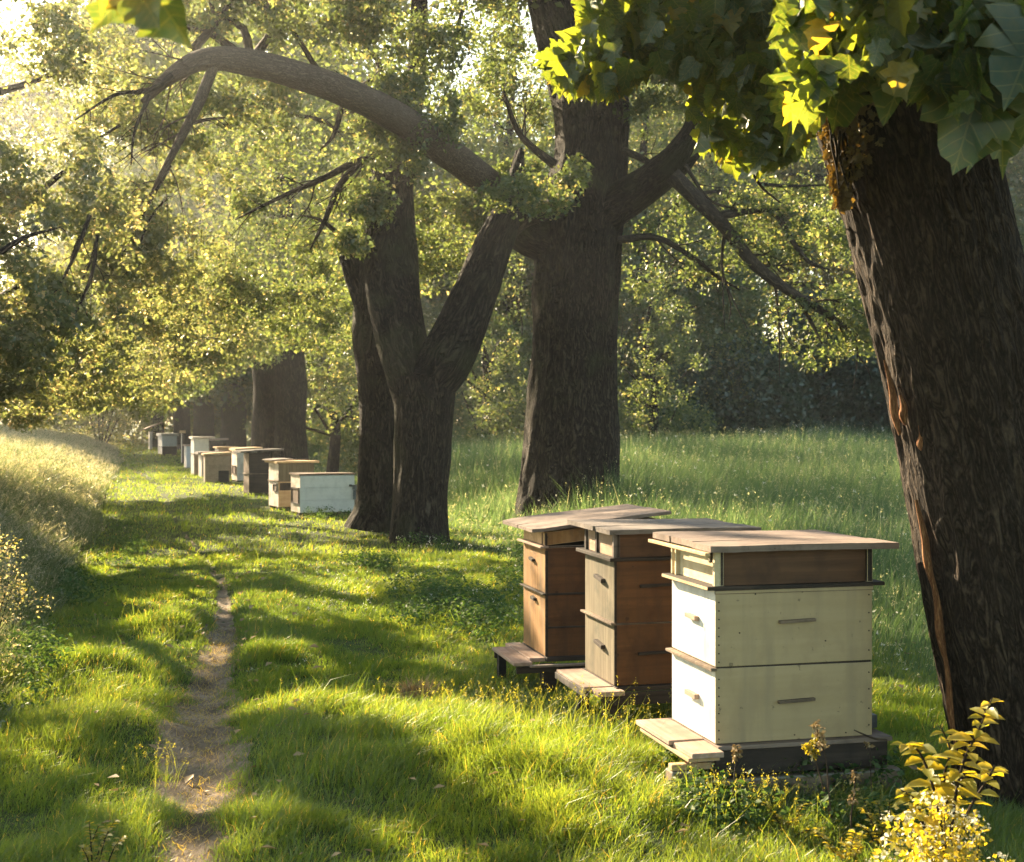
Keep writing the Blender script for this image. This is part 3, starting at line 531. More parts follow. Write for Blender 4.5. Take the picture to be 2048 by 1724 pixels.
# ---- the big straight tree behind the three hives
def big_tree():
    Y = 18.0; root = (P(1140, 1050, Y)[0], Y, 0)
    t = thing('broad_tree', 'thick straight tree behind the three near hives with an arching limb to the left', 'tree', root)
    tb = Tube()
    tb.add([P(a, b, Y) for a, b in [(1138, 1075), (1139, 1040), (1140, 990), (1143, 900), (1146, 780), (1149, 640), (1155, 500), (1168, 400), (1182, 310), (1180, 200), (1140, 80), (1100, -60), (1070, -300), (1090, -700)]],
           [w/F*Y for w in [112, 104, 95, 90, 84, 80, 84, 80, 68, 70, 62, 48, 40, 20]], 200, 14, .05, .05, 11, 4.6, (.3, .15))
    tb.add([P(1160, 180, Y), P(1190, 60, Y), P(1215, -60, Y+.3), P(1260, -300, Y+.5)], [.28, .26, .22, .12], 40, 10, .05, .02, 12, 5)
    tb.add([P(1150, 560, Y), P(1110, 480, Y), P(1050, 455, Y-.2), P(985, 395, Y-.5)], [.30, .36, .30, .22], 60, 12, .05, .025, 13, 4.5)
    tb.add([P(1150, 470, Y), P(1225, 415, Y-.2), P(1300, 365, Y-.5), P(1360, 310, Y-.8), P(1400, 240, Y-1.0), P(1430, 60, Y-1.2)], [.30, .26, .21, .19, .15, .07], 60, 12, .06, .02, 14, 5)
    tb.build('trunk', M['bark'], t, root)
    # the long bare limb arching over to the left
    lb = Tube()
    Ya = [17.4, 16.6, 15.7, 15.0, 14.6, 14.4, 14.3, 14.2, 14.1, 14.0]
    lb.add([P(a, b, y) for (a, b), y in zip([(1030, 420), (975, 365), (900, 310), (800, 240), (700, 190), (600, 152), (500, 125), (410, 118), (345, 150), (285, 205)], Ya)],
           [w/F*16 for w in [36, 31, 29, 27, 25, 23, 22, 19, 12, 4]], 40, 12, .13, .014, 15, 6); lb.sprigs([P(600, 152, 14.4), P(410, 118, 14.2), P(345, 150, 14.1), P(285, 205, 14)], [.06], 9, .8)
    lb.add(pl([(430, 125), (400, 200), (365, 270), (325, 345), (295, 400)], 14.2), [w/F*15 for w in [10, 10, 8, 5, 1.5]], 16, 8, .12, .004, 16); lb.sprigs(pl([(430, 125), (400, 200), (365, 270), (325, 345), (295, 400)], 14.2), [.05], 8, .7)
    each(lb, 'arching_limb', M['limb'], t, root)
    br = Tube()
    def bl(pts, Ys, w, s=12):
        w = [k*.8/F*Ys for k in w]; w[-1] *= .5; br.add(pl(pts, Ys), w, s, 7, .08, .003, int(RNG.integers(90))); q = pl(pts, Ys); br.sprigs(q, w, 3+len(pts), np.linalg.norm(q[-1]-q[0])*.28+.15)
    bl([(1345, 350), (1390, 395), (1450, 455), (1510, 530), (1590, 590), (1660, 632), (1740, 690)], 17, [22, 20, 17, 15, 12, 8, 3])
    bl([(1425, 435), (1480, 425), (1560, 418)], 17, [12, 9, 4]); bl([(1520, 368), (1580, 372), (1650, 370)], 17, [5, 4, 3])
    bl([(1555, 430), (1590, 490), (1620, 525), (1660, 540)], 17, [7, 6, 5, 2]); bl([(1590, 590), (1620, 640), (1645, 690)], 17, [7, 5, 2])
    bl([(1235, 480), (1310, 475), (1370, 505), (1430, 550), (1480, 580)], 17.5, [10, 8, 6, 5, 2]); bl([(1245, 300), (1290, 320), (1320, 345)], 17.5, [9, 8, 6])
    bl([(1110, 330), (1060, 290), (1030, 250), (1000, 160)], 17.5, [12, 9, 7, 4]); bl([(1370, 330), (1420, 400), (1490, 420)], 17, [5, 4, 3])
    bl([(1100, 420), (1040, 440), (1000, 500)], 17.2, [22, 26, 20]); bl([(925, 20), (910, 80), (905, 150)], 16, [5, 4, 2])
    bl([(345, 150), (300, 180), (230, 190), (150, 240)], 14.0, [8, 6, 4, 2]); bl([(300, 190), (270, 260), (262, 330)], 13.9, [6, 4, 2]); bl([(385, 100), (420, 60), (500, -50)], 14.9, [12, 10, 6])
    bl([(180, 430), (145, 520), (90, 620)], 12.8, [5, 4, 2]); bl([(195, 470), (180, 560), (120, 690)], 12.8, [4, 4, 2]); bl([(0, 505), (50, 475), (120, 455)], 12.4, [8, 6, 2])
    bl([(370, 250), (410, 240), (450, 235)], 14.8, [5, 4, 2]); bl([(340, 330), (290, 420), (240, 520)], 14.8, [6, 4, 2])
    c = P(700, 190, 15.8)
    twigs(br, c, [P(560, 60, 15), P(760, 20, 16), P(640, 300, 16)], .05); twigs(br, P(500, 125, 15.2), [P(420, -40, 15), P(560, -80, 15.5), P(300, 20, 15)], .06)
    each(br, 'branch', M['twig'], t, root)
    ms = MS_BROAD
    ms2 = [(1100, -350, 18, 700, 360, 4.0, 1300), (1150, -800, 18, 500, 300, 3, 300), (500, -250, 15.5, 450, 250, 1.6, 300)]
    build_crown('crown', [leaf_set(more(ms, 2.0, 1.3), 44, .054, .14, gate=-.1, gsc=2.4), leaf_set(ms2, 60, .11, .4)], M['leaf_far'], t, root)
big_tree()

def twin_tree():
    Y = 15.4; root = (P(850, 1085, Y)[0], Y, 0)
    t = thing('forked_tree', 'dark tree with two fused stems and a low Y fork beside the path', 'tree', root)
    tb = Tube(); s = lambda w, y=Y: [k/F*y for k in w]
    tb.add([P(a, b, Y) for a, b in [(840, 1120), (839, 1080), (841, 1000), (845, 900), (848, 800), (850, 755)]], s([64, 57, 52, 53, 58, 60]), 120, 12, .05, .028, 21, 4.5, (.2, .12))
    tb.add([P(a, b, y) for (a, b), y in zip([(850, 780), (895, 715), (945, 600), (990, 480), (1012, 430), (1030, 370), (1040, 300)], [15.4, 15.35, 15.4, 15.5, 15.7, 16, 16.3])], s([50, 52, 42, 35, 28, 18, 6]), 70, 12, .05, .022, 22, 5)
    tb.add([P(a, b, y) for (a, b), y in zip([(838, 800), (808, 700), (788, 600), (780, 500), (780, 420), (788, 330), (830, 150), (850, -250)], [15.4, 15.5, 15.7, 15.8, 15.9, 16, 16.2, 16.4])], s([46, 48, 52, 52, 50, 40, 20, 5]), 80, 12, .05, .026, 23, 4.5)
    tb.add([P(a, b, y) for (a, b), y in zip([(750, 1060), (756, 1010), (757, 900), (755, 780), (752, 680), (760, 590), (768, 500)], [16.4, 16.4, 16.35, 16.3, 16.2, 16.1, 16])], s([50, 40, 36, 38, 44, 44, 38], 16.3), 90, 12, .08, .028, 24, 4.5, (.2, .12))
    tb.add(pl([(745, 620), (715, 560), (692, 505), (672, 470)], 16.1), s([34, 24, 16, 9]), 30, 8, .05, .01, 25)
    tb.build('trunk', M['bark'], t, root)
    br = Tube()
    def bl(pts, Ys, w):
        w = [k*.8/F*Ys for k in w]; w[-1] *= .5; br.add(pl(pts, Ys), w, 10, 7, .08, .003, int(RNG.integers(90))); q = pl(pts, Ys); br.sprigs(q, w, 3+len(pts), np.linalg.norm(q[-1]-q[0])*.28+.15)
    bl([(800, 280), (755, 310), (700, 330), (640, 360), (560, 395), (470, 440)], 16, [14, 12, 9, 7, 5, 2]); bl([(725, 320), (680, 370), (650, 440), (620, 500)], 16, [9, 8, 6, 3])
    bl([(680, 470), (640, 440), (600, 430)], 16.1, [6, 4, 2]); bl([(830, 350), (780, 380), (740, 420)], 15.7, [4, 4, 2]); bl([(800, 330), (760, 250), (680, 150)], 16.2, [14, 10, 4])
    bl([(560, 225), (640, 240), (680, 265)], 17, [3, 5, 5])
    each(br, 'branch', M['twig'], t, root)
    ms = MS_FORK
    ms2 = [(700, -150, 18.5, 450, 300, 2.5, 600), (650, 100, 23, 300, 200, 2.0, 420), (850, -350, 24, 400, 250, 3, 420)]
    build_crown('crown', [leaf_set(more(ms, 2.0, 1.3), 44, .052, .14, gate=-.1, gsc=2.4), leaf_set(ms2, 50, .11, .4)], M['leaf_far'], t, root)
twin_tree()

def pair_tree():
    Y = 31.0; root = (P(565, 935, Y)[0], Y, 0)
    t = thing('double_trunk_tree', 'tree with two brown trunks grown together behind the middle hives', 'tree', root)
    tb = Tube(); s = lambda w: [k/F*Y for k in w]
    tb.add([P(a, b, Y) for a, b in [(532, 975), (530, 930), (529, 850), (528, 760), (532, 660), (540, 560), (520, 430)]], s([32, 25, 23, 22, 23, 22, 12]), 70, 10, .07, .04, 31, 3, (.4, .2))
    tb.add([P(a, b, Y-.3) for a, b in [(585, 975), (583, 930), (582, 850), (580, 760), (566, 660), (560, 560), (560, 400), (575, 200)]], s([40, 33, 29, 30, 33, 30, 24, 12]), 80, 10, .07, .04, 32, 3, (.4, .2))
    tb.build('trunk', M['bark'], t, root)
    ms = [(520, 560, 30, 170, 150, 2, 380), (420, 650, 29, 150, 110, 2, 330), (330, 730, 28.5, 110, 70, 2, 230), (640, 640, 32, 90, 130, 1.5, 190), (580, 350, 31, 200, 150, 2, 260)]
    ms2 = [(480, 0, 32, 350, 250, 4, 420)]
    build_crown('crown', [leaf_set(more(ms, 2.0, 1.2), 40, .085, .25, gate=-.12, gsc=1.4), leaf_set(ms2, 45, .2, .8)], M['leaf_far'], t, root)
pair_tree()
for i, (cx, Y, w, lean, lab) in enumerate([(466, 44, 26, 2, 'dark tree trunk just behind the dark brown hive with hazy crown'), (408, 52, 21, 0, 'second dark trunk from the right in the hazy far row'), (366, 60, 17, -3, 'slim third trunk of the hazy far row near the path end'), (318, 68, 14, -3, 'last dim trunk of the far row where the path vanishes')]):
    root = (P(cx, HY+H*F/Y, Y)[0], Y, 0); t = thing('row_tree', lab, 'tree', root, group='trees in the far row along the path')
    tb = Tube(); tb.add([P(cx+lean*k*.4, yy, Y) for k, yy in enumerate([HY+H*F/Y+15, HY+H*F/Y-10, 850, 780, 700, 600, 450, 250])], [k/F*Y*w/30 for k in [36, 30, 27, 26, 26, 24, 18, 8]], 50, 8, .06, .04, 41+i, 3, (.4, .2))
    tb.build('trunk', M['bark'], t, root)
    ms = [(cx-50, 640, Y-2, 170, 110, 3, 170), (cx-120, 720, Y-2, 120, 70, 3, 120), (cx+20, 420, Y, 240, 220, 4, 260)]
    build_crown('crown', [leaf_set(ms, 60, .17, .85, gsc=.4), leaf_set([(cx, 50, Y, 260, 300, 4, 110)], 45, .3, 1.3)], M['leaf_far'], t, root)

def left_tree():
    root = (-11.5, 20.0, 0)
    t = thing('drooping_tree', 'spreading tree whose pale sunlit boughs droop over the tall grass at upper left', 'tree', root)
    tb = Tube(); tb.add([(-11.5, 20, -.1), (-11.5, 20, 1), (-11.3, 20, 2.5), (-11, 19.8, 4), (-10.5, 19.5, 6.5)], [.62, .5, .45, .4, .12], 60, 10, .06, .03, 51, 4, (.4, .25))
    tb.build('trunk', M['bark'], t, root)
    br = Tube(); st = np.array([-11, 19.8, 3.8])
    for e, r in [(P(150, 330, 14), .14), (P(60, 560, 13.5), .12), (P(330, 560, 17), .12), (P(180, 120, 16), .12), (P(-200, 300, 15), .12), (P(240, 700, 18), .09), (P(60, 780, 16), .08), ((-14, 15, 5), .12), ((-13, 24, 6), .12), ((-9, 12.5, 3.0), .1)]:
        twigs(br, st, [e], r, .12, 8, 5)
    for (a, b, c, d, Yy) in [(180, 430, 90, 630, 13.4), (195, 470, 110, 700, 13.6), (330, 400, 240, 560, 15), (300, 640, 195, 715, 17), (120, 600, 30, 760, 13.4), (240, 250, 130, 330, 14)]:
        twigs(br, P(a, b, Yy), [P(c, d, Yy)], .016, .05, 5, 4)
    each(br, 'branch', M['twig'], t, root)
    ms = MS_DROOP
    fr = [(-7.6, 14.5, 2.6, 2.0, 2.4, 1.7, 420), (-9.5, 17, 3.6, 2.4, 3, 2.2, 420), (-6.2, 11.0, 2.6, 1.1, 1.6, 1.0, 170), (-11.5, 20, 5.2, 3.5, 4, 2.4, 420), (-9.4, 12.0, 3.4, 2.0, 2.2, 1.4, 260), (-13, 15, 4.8, 2.5, 3.5, 2.0, 260)]
    lo = [(130, 745, 25, 170, 60, 1.5, 420), (40, 700, 22, 150, 80, 1.3, 360), (250, 710, 27, 120, 70, 1.5, 330), (-120, 700, 20, 160, 110, 1.5, 360), (330, 690, 24, 100, 60, 1.0, 180)]
    build_crown('crown', [leaf_set(lo, 34, .08, .27, gate=-.3, gsc=1.5, cull='g'), leaf_set(more(ms, 1.7, 1.3), 44, .054, .14, gate=-.1, gsc=2.4), leaf_set(fr, 60, .10, .42, True)], M['leaf_pale'], t, root)
left_tree()

def shade_tree():  # tree out of view, added to shade the foreground
    root = (-8.8, 12.5, 0); t = thing('shade_tree', 'unseen leafy tree added on the left bank to shade the foreground', 'tree', root)
    tb = Tube(); tb.add([(-8.8, 12.5, -.1), (-8.8, 12.6, 1.2), (-8.7, 13, 3), (-8.8, 13.6, 5), (-9, 14.5, 7.6)], [.38, .3, .26, .2, .06], 50, 10, .06, .02, 55, 5, (.4, .25)); tb.build('trunk', M['bark'], t, root)
    br = Tube(); twigs(br, (-8.7, 13, 3), [(-6.4, 12.3, 3.8), (-7, 10, 3.4), (-10.5, 12, 4.5), (-9, 16, 6), (-7.2, 14.5, 5.6)], .1, .12, 8, 5); each(br, 'branch', M['twig'], t, root)
    fr = [(-6.5, 12.2, 3.7, 1.2, 2.0, 1.3, 230), (-8.2, 14.2, 5.6, 2.0, 2.3, 1.9, 420), (-9.6, 14.6, 7.0, 2.2, 2.2, 1.7, 260), (-5.6, 9.6, 2.9, 1.0, 1.4, 1.0, 140), (-10.5, 12.5, 4.5, 2, 2.5, 1.8, 160)]
    build_crown('crown', [leaf_set(fr, 75, .09, .36, True, gate=-.3, cull='g')], M['leaf_far'], t, root)
shade_tree()

# ---- trees and bushes beyond the meadow
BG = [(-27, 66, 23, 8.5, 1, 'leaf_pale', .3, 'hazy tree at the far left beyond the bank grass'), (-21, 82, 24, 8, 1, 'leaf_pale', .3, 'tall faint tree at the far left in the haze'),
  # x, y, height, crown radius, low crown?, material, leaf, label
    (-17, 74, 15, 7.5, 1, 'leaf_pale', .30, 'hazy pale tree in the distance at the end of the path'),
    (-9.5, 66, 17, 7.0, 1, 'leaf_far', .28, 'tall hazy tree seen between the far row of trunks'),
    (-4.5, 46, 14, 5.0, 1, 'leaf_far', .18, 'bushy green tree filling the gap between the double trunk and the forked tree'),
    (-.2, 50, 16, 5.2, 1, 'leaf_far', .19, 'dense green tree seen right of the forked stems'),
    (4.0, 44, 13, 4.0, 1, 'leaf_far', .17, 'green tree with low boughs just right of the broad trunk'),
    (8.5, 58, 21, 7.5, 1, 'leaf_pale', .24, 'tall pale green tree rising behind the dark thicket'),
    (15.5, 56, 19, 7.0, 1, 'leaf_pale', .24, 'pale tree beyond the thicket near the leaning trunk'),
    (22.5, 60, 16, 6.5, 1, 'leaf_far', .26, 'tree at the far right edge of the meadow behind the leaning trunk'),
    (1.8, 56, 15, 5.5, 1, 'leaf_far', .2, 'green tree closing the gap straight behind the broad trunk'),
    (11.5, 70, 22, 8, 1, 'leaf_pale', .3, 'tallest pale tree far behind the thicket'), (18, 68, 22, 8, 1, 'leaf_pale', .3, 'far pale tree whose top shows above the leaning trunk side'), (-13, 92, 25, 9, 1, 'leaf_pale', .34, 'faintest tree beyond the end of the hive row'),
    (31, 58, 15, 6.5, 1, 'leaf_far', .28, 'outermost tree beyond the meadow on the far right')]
for i, (x, y, h, r, low, mt, lf, lab) in enumerate(BG):
    root = (x, y, 0); t = thing('meadow_edge_tree', lab, 'tree', root, group='trees beyond the meadow')
    tb = Tube(); tb.add([(x, y, -.2), (x, y, 1.5), (x+.2, y, h*.35), (x, y, h*.6), (x+.3, y, h*.9)], [r*.09, r*.07, r*.06, r*.04, .05], 24, 6, .06, .02, 60+i, 3, (.5, .3))
    for k in range(7):
        a = random.uniform(0, 6.28); tb.add([(x, y, h*(.25+.07*k)), (x+math.cos(a)*r*.4, y+math.sin(a)*r*.4, h*(.35+.07*k)), (x+math.cos(a)*r*.8, y+math.sin(a)*r*.8, h*(.36+.07*k))], [r*.03, r*.02, .03], 8, 4, 0, 0, k)
    tb.build('trunk', M['bark'], t, root)
    ms = [(x, y, h*.62, r, r*.6, h*.38, 520)]
    for k in range(6):
        a = random.uniform(0, 6.28); ms.append((x+math.cos(a)*r*.6, y+math.sin(a)*r*.45-1, random.uniform(h*.3, h*.8), r*.42, r*.4, r*.34, 80))
    if low: ms += [(x-r*.4, y-2.5, 2.4, r*.5, 1.6, 2.2, 110), (x+r*.4, y-2.2, 2.6, r*.5, 1.6, 2.4, 110), (x, y-2, 4.5, r*.8, 2, 2.6, 130)]
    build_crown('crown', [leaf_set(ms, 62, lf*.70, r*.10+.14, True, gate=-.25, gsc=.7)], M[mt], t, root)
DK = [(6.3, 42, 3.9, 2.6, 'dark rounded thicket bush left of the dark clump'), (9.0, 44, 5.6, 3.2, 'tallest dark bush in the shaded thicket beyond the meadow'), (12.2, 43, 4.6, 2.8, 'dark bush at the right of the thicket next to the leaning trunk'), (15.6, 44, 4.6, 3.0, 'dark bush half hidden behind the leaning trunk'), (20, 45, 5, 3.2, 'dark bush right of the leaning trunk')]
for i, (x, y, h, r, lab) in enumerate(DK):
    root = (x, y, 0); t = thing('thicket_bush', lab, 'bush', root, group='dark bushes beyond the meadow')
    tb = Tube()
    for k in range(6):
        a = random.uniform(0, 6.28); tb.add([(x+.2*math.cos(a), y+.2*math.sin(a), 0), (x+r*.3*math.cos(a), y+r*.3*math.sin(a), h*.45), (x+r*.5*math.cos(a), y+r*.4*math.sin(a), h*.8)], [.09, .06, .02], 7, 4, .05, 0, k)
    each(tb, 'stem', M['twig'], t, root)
    build_crown('crown', [leaf_set([(x, y, h*.48, r, 2.2, h*.5, 420), (x-r*.4, y-.6, h*.3, r*.6, 1.5, h*.3, 130), (x+r*.4, y-.6, h*.3, r*.6, 1.5, h*.3, 130)], 60, .15, .5, True, gate=-.35, gsc=.5, cull=False)], M['leaf_shaded'], t, root)
for q, lab in zip(MS_BACK, ['young sunlit tree in the gap between the forked and the broad trunk', 'young sunlit tree with low boughs right of the broad trunk', 'small sunlit tree between the double trunk and the forked tree']):
    c = P(*q[:3]); root = (c[0], c[1], 0); t = thing('young_tree', lab, 'tree', root); hh = c[2]+q[4]/F*q[2]*.7
    tb = Tube(); tb.add([(c[0], c[1], -.1), (c[0]+.1, c[1], hh*.4), (c[0]-.1, c[1], hh*.7), (c[0]+.1, c[1], hh)], [.14, .11, .07, .02], 14, 6, .06, .01, 5); tb.build('trunk', M['bark'], t, root)
    br = Tube(); twigs(br, (c[0], c[1], hh*.35), [(c[0]+dx, c[1]-.4, hh*k) for dx, k in ((-.9, .5), (.9, .55), (-.7, .8), (.8, .85))], .045); each(br, 'branch', M['twig'], t, root)
    build_crown('crown', [leaf_set([q], 42, .075, .24, gate=-.15, gsc=1.4)], M['leaf_far'], t, root)
LB = [(-1.6, 40, 4.4, 2.4, 'leaf_far', 'tall leafy bush framed by the fork of the forked tree'), (1.2, 41, 4.2, 2.4, 'leaf_far', 'bush peeping out left of the broad trunk across the meadow'), (-3.2, 33, 2.4, 1.7, 'leaf_far', 'light green bush between the double trunk and the forked tree'), (-.4, 36, 2.6, 2.0, 'leaf_far', 'leafy bush showing between the forked and the broad tree'), (3.4, 36, 2.2, 1.9, 'leaf_far', 'sunlit bush at the meadow edge just right of the broad trunk'),
      (-18.2, 62, 3.4, 3.0, 'leaf_pale', 'glowing hazy bush left of the last hives')]
for i, (x, y, h, r, mt, lab) in enumerate(LB):
    root = (x, y, 0); t = thing('meadow_bush', lab, 'bush', root)
    tb = Tube()
    for k in range(5):
        a = random.uniform(0, 6.28); tb.add([(x+.1*math.cos(a), y+.1*math.sin(a), 0), (x+r*.3*math.cos(a), y+r*.3*math.sin(a), h*.45), (x+r*.5*math.cos(a), y+r*.4*math.sin(a), h*.8)], [.05, .035, .015], 6, 4, .05, 0, k)
    each(tb, 'stem', M['twig'], t, root)
    build_crown('crown', [leaf_set([(x, y, h*.5, r, r*.8, h*.5, 330)], 40, .08, .30, True, gate=-.35, gsc=.7)], M[mt], t, root)
# ================================================================== GROUND, PATH
def ground():
    ys = [-6.0]; 
    while ys[-1] < 420: ys.append(ys[-1]+max(.05, .011*max(ys[-1], 0)))
    ys = np.array(ys); u = np.linspace(-1, 1, 361); u = np.sign(u)*(.35*np.abs(u)+.65*np.abs(u)**2.2)
    X = u[None, :]*(np.maximum(ys, 0)[:, None]*1.6+9); Y = np.repeat(ys[:, None], len(u), 1)
    Z = gz(X, Y); v = np.stack([X, Y, Z], -1).reshape(-1, 3); n = len(u); m = len(ys)
    i = (np.arange(m-1)[:, None]*n+np.arange(n-1)[None]).ravel()
    f = np.stack([i, i+1, i+n+1, i+n], 1)
    o = link('ground', raw_mesh('ground', v, f, None, None, M['ground'], True, True)); o['kind'] = 'structure'
    y = np.concatenate([np.arange(3.6, 9, .03), np.arange(9, 17, .06)]); w = pathw(y)*1.25*(1+.25*vnoise(np.stack([y*1.9, y*0, y*0], 1), 4)); w2 = pathw(y)*1.25*(1+.25*vnoise(np.stack([y*1.9, y*0+5, y*0], 1), 4))
    c = pathx(y); s = np.linspace(-1, 1, 13)
    X = c[:, None]+np.where(s[None] < 0, s[None]*w[:, None], s[None]*w2[:, None]); Y = np.repeat(y[:, None], 13, 1)
    Z = gz(X, Y)+.010+.002*np.maximum(Y-9, 0)+.006*vnoise(np.stack([X.ravel()*14, Y.ravel()*14, 0*X.ravel()], 1), 6).reshape(X.shape)-.012*np.abs(s[None])**4
    v = np.stack([X, Y, Z], -1).reshape(-1, 3); i = (np.arange(len(y)-1)[:, None]*13+np.arange(12)[None]).ravel()
    o = link('path', raw_mesh('path', v, np.stack([i, i+1, i+14, i+13], 1), None, None, M['dirt'], True, True)); o['kind'] = 'structure'
ground()

# ================================================================== GRASS
def blades(x, y, h, w, lean, rnd, z=None, curl=.35):
    n = len(x); z = gz(x, y)-.01 if z is None else z
    a = RNG.random(n)*2*np.pi; sx, sy = np.cos(a)*w*.5, np.sin(a)*w*.5
    lx, ly = lean; b = np.stack([x, y, z], 1)
    mid = b+np.stack([lx*h*.35, ly*h*.35, h*.55], 1); l2 = np.clip(lx**2+ly**2, 0, 1.4)
    tip = b+np.stack([lx*h, ly*h, h*np.sqrt(np.clip(1-curl*l2, .12, 1))], 1)
    sd = np.stack([sx, sy, 0*sx], 1)
    v = np.stack([b-sd, b+sd, mid-sd*.8, mid+sd*.8, tip], 1).reshape(-1, 3); i = np.arange(n)*5
    t = np.stack([i, i+1, i+3, i, i+3, i+2, i+2, i+3, i+4], 1).reshape(-1, 3)
    return v, t, np.repeat(np.clip(rnd, 0, 1), 5)
def mxline(y): return np.interp(y, [3, 4.2, 6, 8, 11, 16, 20, 30, 45, 80], [3.2, 2.3, 1.8, 1.6, 1.1, -.1, -1.2, -3.2, -7.5, -16])
def sample(n, y0, y1, p, side):
    # density falls as y^-p, area widens with y
    u = RNG.random(n); q = 2-p
    y = (y0**q+u*(y1**q-y0**q))**(1/q) if abs(q) > 1e-6 else y0*(y1/y0)**u
    x = (RNG.random(n)*2-1)*(y*.385+side); return x, y
def add_mesh(name, parts, mat):
    V = []; T = []; R = []; k = 0
    for v, t, r in parts: V.append(v); T.append(t+k); R.append(r); k += len(v)
    return link(name, raw_mesh(name, np.vstack(V), np.vstack(T), {'rnd': np.concatenate(R)}, None, mat))
QG = 1.0
def lawn():
    parts = []
    for n, y0, y1, p in ((int(900000*QG), 3.3, 14, 1.5), (int(330000*QG), 14, 75, 1.6)):
        x, y = sample(n, y0, y1, p, .45)
        px = pathx(y); pw = pathw(y); d = np.abs(x-px)/pw
        edge = d+.6*n2(x, y, 4, 21)+.55*n2(x, y, 9, 22)
        lim = np.interp(y, [4, 4.9, 5.2, 9, 11, 14, 26], [.35, .35, .72, .66, .6, .4, -.5])
        k = (edge > lim) | (RNG.random(n) < .05)
        k &= (x > bankx(y)-.35) & (x < mxline(y)+.7)
        x, y, edge = x[k], y[k], edge[k]; n = len(x)
        tuft = .6*n2(x, y, 2.2, 41, 3)+.75*n2(x, y, 6.5, 43, 2); big = n2(x, y, .8, 44, 2)
        thin = RNG.random(n) < np.clip(.72+.5*tuft, .25, 1); x, y, edge, tuft, big = x[thin], y[thin], edge[thin], tuft[thin], big[thin]; n = len(x)
        h = (.056+.042*tuft+.022*big)*(.6+.8*RNG.random(n))*np.clip(.45+.5*(edge-.6)+np.clip(y-11, 0, 1), .4, 1)
        m = np.zeros(n)
        for a, b, r, hh in MOUND:
            c = G(a, b); m = np.maximum(m, np.exp(-(((x-c[0])/r)**2+((y-c[1])/r)**2)))
        h = h*(1+.6*m); h = np.clip(h, .02, .26); h *= np.interp(y, [4, 10, 30, 70], [1, .85, .9, 1.3])
        tall = RNG.random(n) < .012; h[tall] *= 2.0
        w = (.0019+.0018*RNG.random(n))*np.clip((y/5.0)**.9, 1, 12)
        fl = n2(x, y, 1.1, 51)*3.0
        lx = .45*RNG.normal(size=n)+.45*np.cos(fl)*.8; ly = .45*RNG.normal(size=n)-.25+.3*np.sin(fl)
        rnd = .38+.15*RNG.normal(size=n)+.22*n2(x, y, .55, 61)+.12*tuft; dry = RNG.random(n) < .03; rnd[dry] = .99
        parts.append(blades(x, y, h, w, (lx, ly), rnd))
    # dead thatch lying on the path
    n = 2600; y = RNG.uniform(3.8, 9, n); x = pathx(y)+RNG.normal(size=n)*pathw(y)*.8
    parts.append(blades(x, y, RNG.uniform(.012, .045, n), np.full(n, .0016), (1.6*RNG.normal(size=n), 1.6*RNG.normal(size=n)), RNG.choice([.99, .97, .9], n), z=gz(x, y)+.012, curl=2.2))
    o = add_mesh('lawn_grass', parts, M['grass']); tag(o, 'short green grass on both sides of the trodden path', 'grass', kind='stuff')
lawn()
def seeds(x, y, z, hh, n, size, mat_r, spread=.02):
    c = np.repeat(np.stack([x, y, z], 1), n, 0); m = len(c); t = RNG.random(m)
    c = c+np.stack([RNG.normal(size=m)*spread, RNG.normal(size=m)*spread, -t*np.repeat(hh, n)], 1)
    d = rand_dirs(m)+np.array([0, 0, .4]); s = size*(.6+.8*RNG.random(m))*np.repeat(np.clip((y/7)**.6, 1, 4), n); e = rand_dirs(m)
    v = np.stack([c, c+e*(s*.3)[:, None], c+d*s[:, None], c-e*(s*.3)[:, None]], 1).reshape(-1, 3); i = np.arange(m)*4
    return v, np.stack([i, i+1, i+2, i, i+2, i+3], 1).reshape(-1, 3), np.full(m*4, 1.0)*mat_r
def meadow():
    x, y = sample(int(620000*QG), 4.6, 72, 1.45, .8)
    k = (x > mxline(y)-.5+.4*n2(x, y, 1.5, 71)) & ~((x > -.1) & (x < 2.35) & (y < 8.3) & (x < .9+.0*y+.28*(8.3-y)+.75))
    x, y = x[k], y[k]; n = len(x); far = np.clip((x-mxline(y))/1.5, .12, 1)
    h = np.interp(y, [4.5, 8, 12, 20, 40, 70], [.20, .36, .56, .80, 1.0, 1.05])*far*(.55+.6*RNG.random(n))*(1+.35*n2(x, y, .7, 72))
    w = (.002+.0016*RNG.random(n))*np.clip((y/5)**.9, 1, 12)
    fl = n2(x, y, .6, 73)*3; lx = .28*RNG.normal(size=n)+.22*np.cos(fl); ly = .28*RNG.normal(size=n)+.22*np.sin(fl)
    rnd = .42+.14*RNG.normal(size=n)+.25*n2(x, y, .4, 74); rnd[RNG.random(n) < .04] = .95
    parts = [blades(x, y, h, w, (lx, ly), rnd)]
    s = (RNG.random(n) < .05) & (y > 7); parts.append(seeds(x[s], y[s], gz(x[s], y[s])+h[s]*1.02, h[s]*.18, 6, .011, .95, .012))
    o = add_mesh('meadow_grass', parts, M['meadow']); tag(o, 'tall hazy meadow grass behind the hives', 'grass', kind='stuff')
    s = (RNG.random(n) < .0035) & (y > 6); q = seeds(x[s], y[s], gz(x[s], y[s])+h[s]*1.0, h[s]*.03, 5, .012, .9, .008)
    x, y = sample(2600, 7, 16, 1.2, .5); k = (x > -1.6) & (x < mxline(y)+.5); x, y = x[k], y[k]; nz = n2(x, y, .9, 75) > .1; x, y = x[nz], y[nz]
    o = add_mesh('wild_flowers', [q, seeds(x, y, gz(x, y)+.12, np.full(len(x), .02), 5, .008, .8, .01)], M['petal']); tag(o, 'tiny pale wild flowers dotted through the meadow', 'flowers', kind='stuff')
meadow()
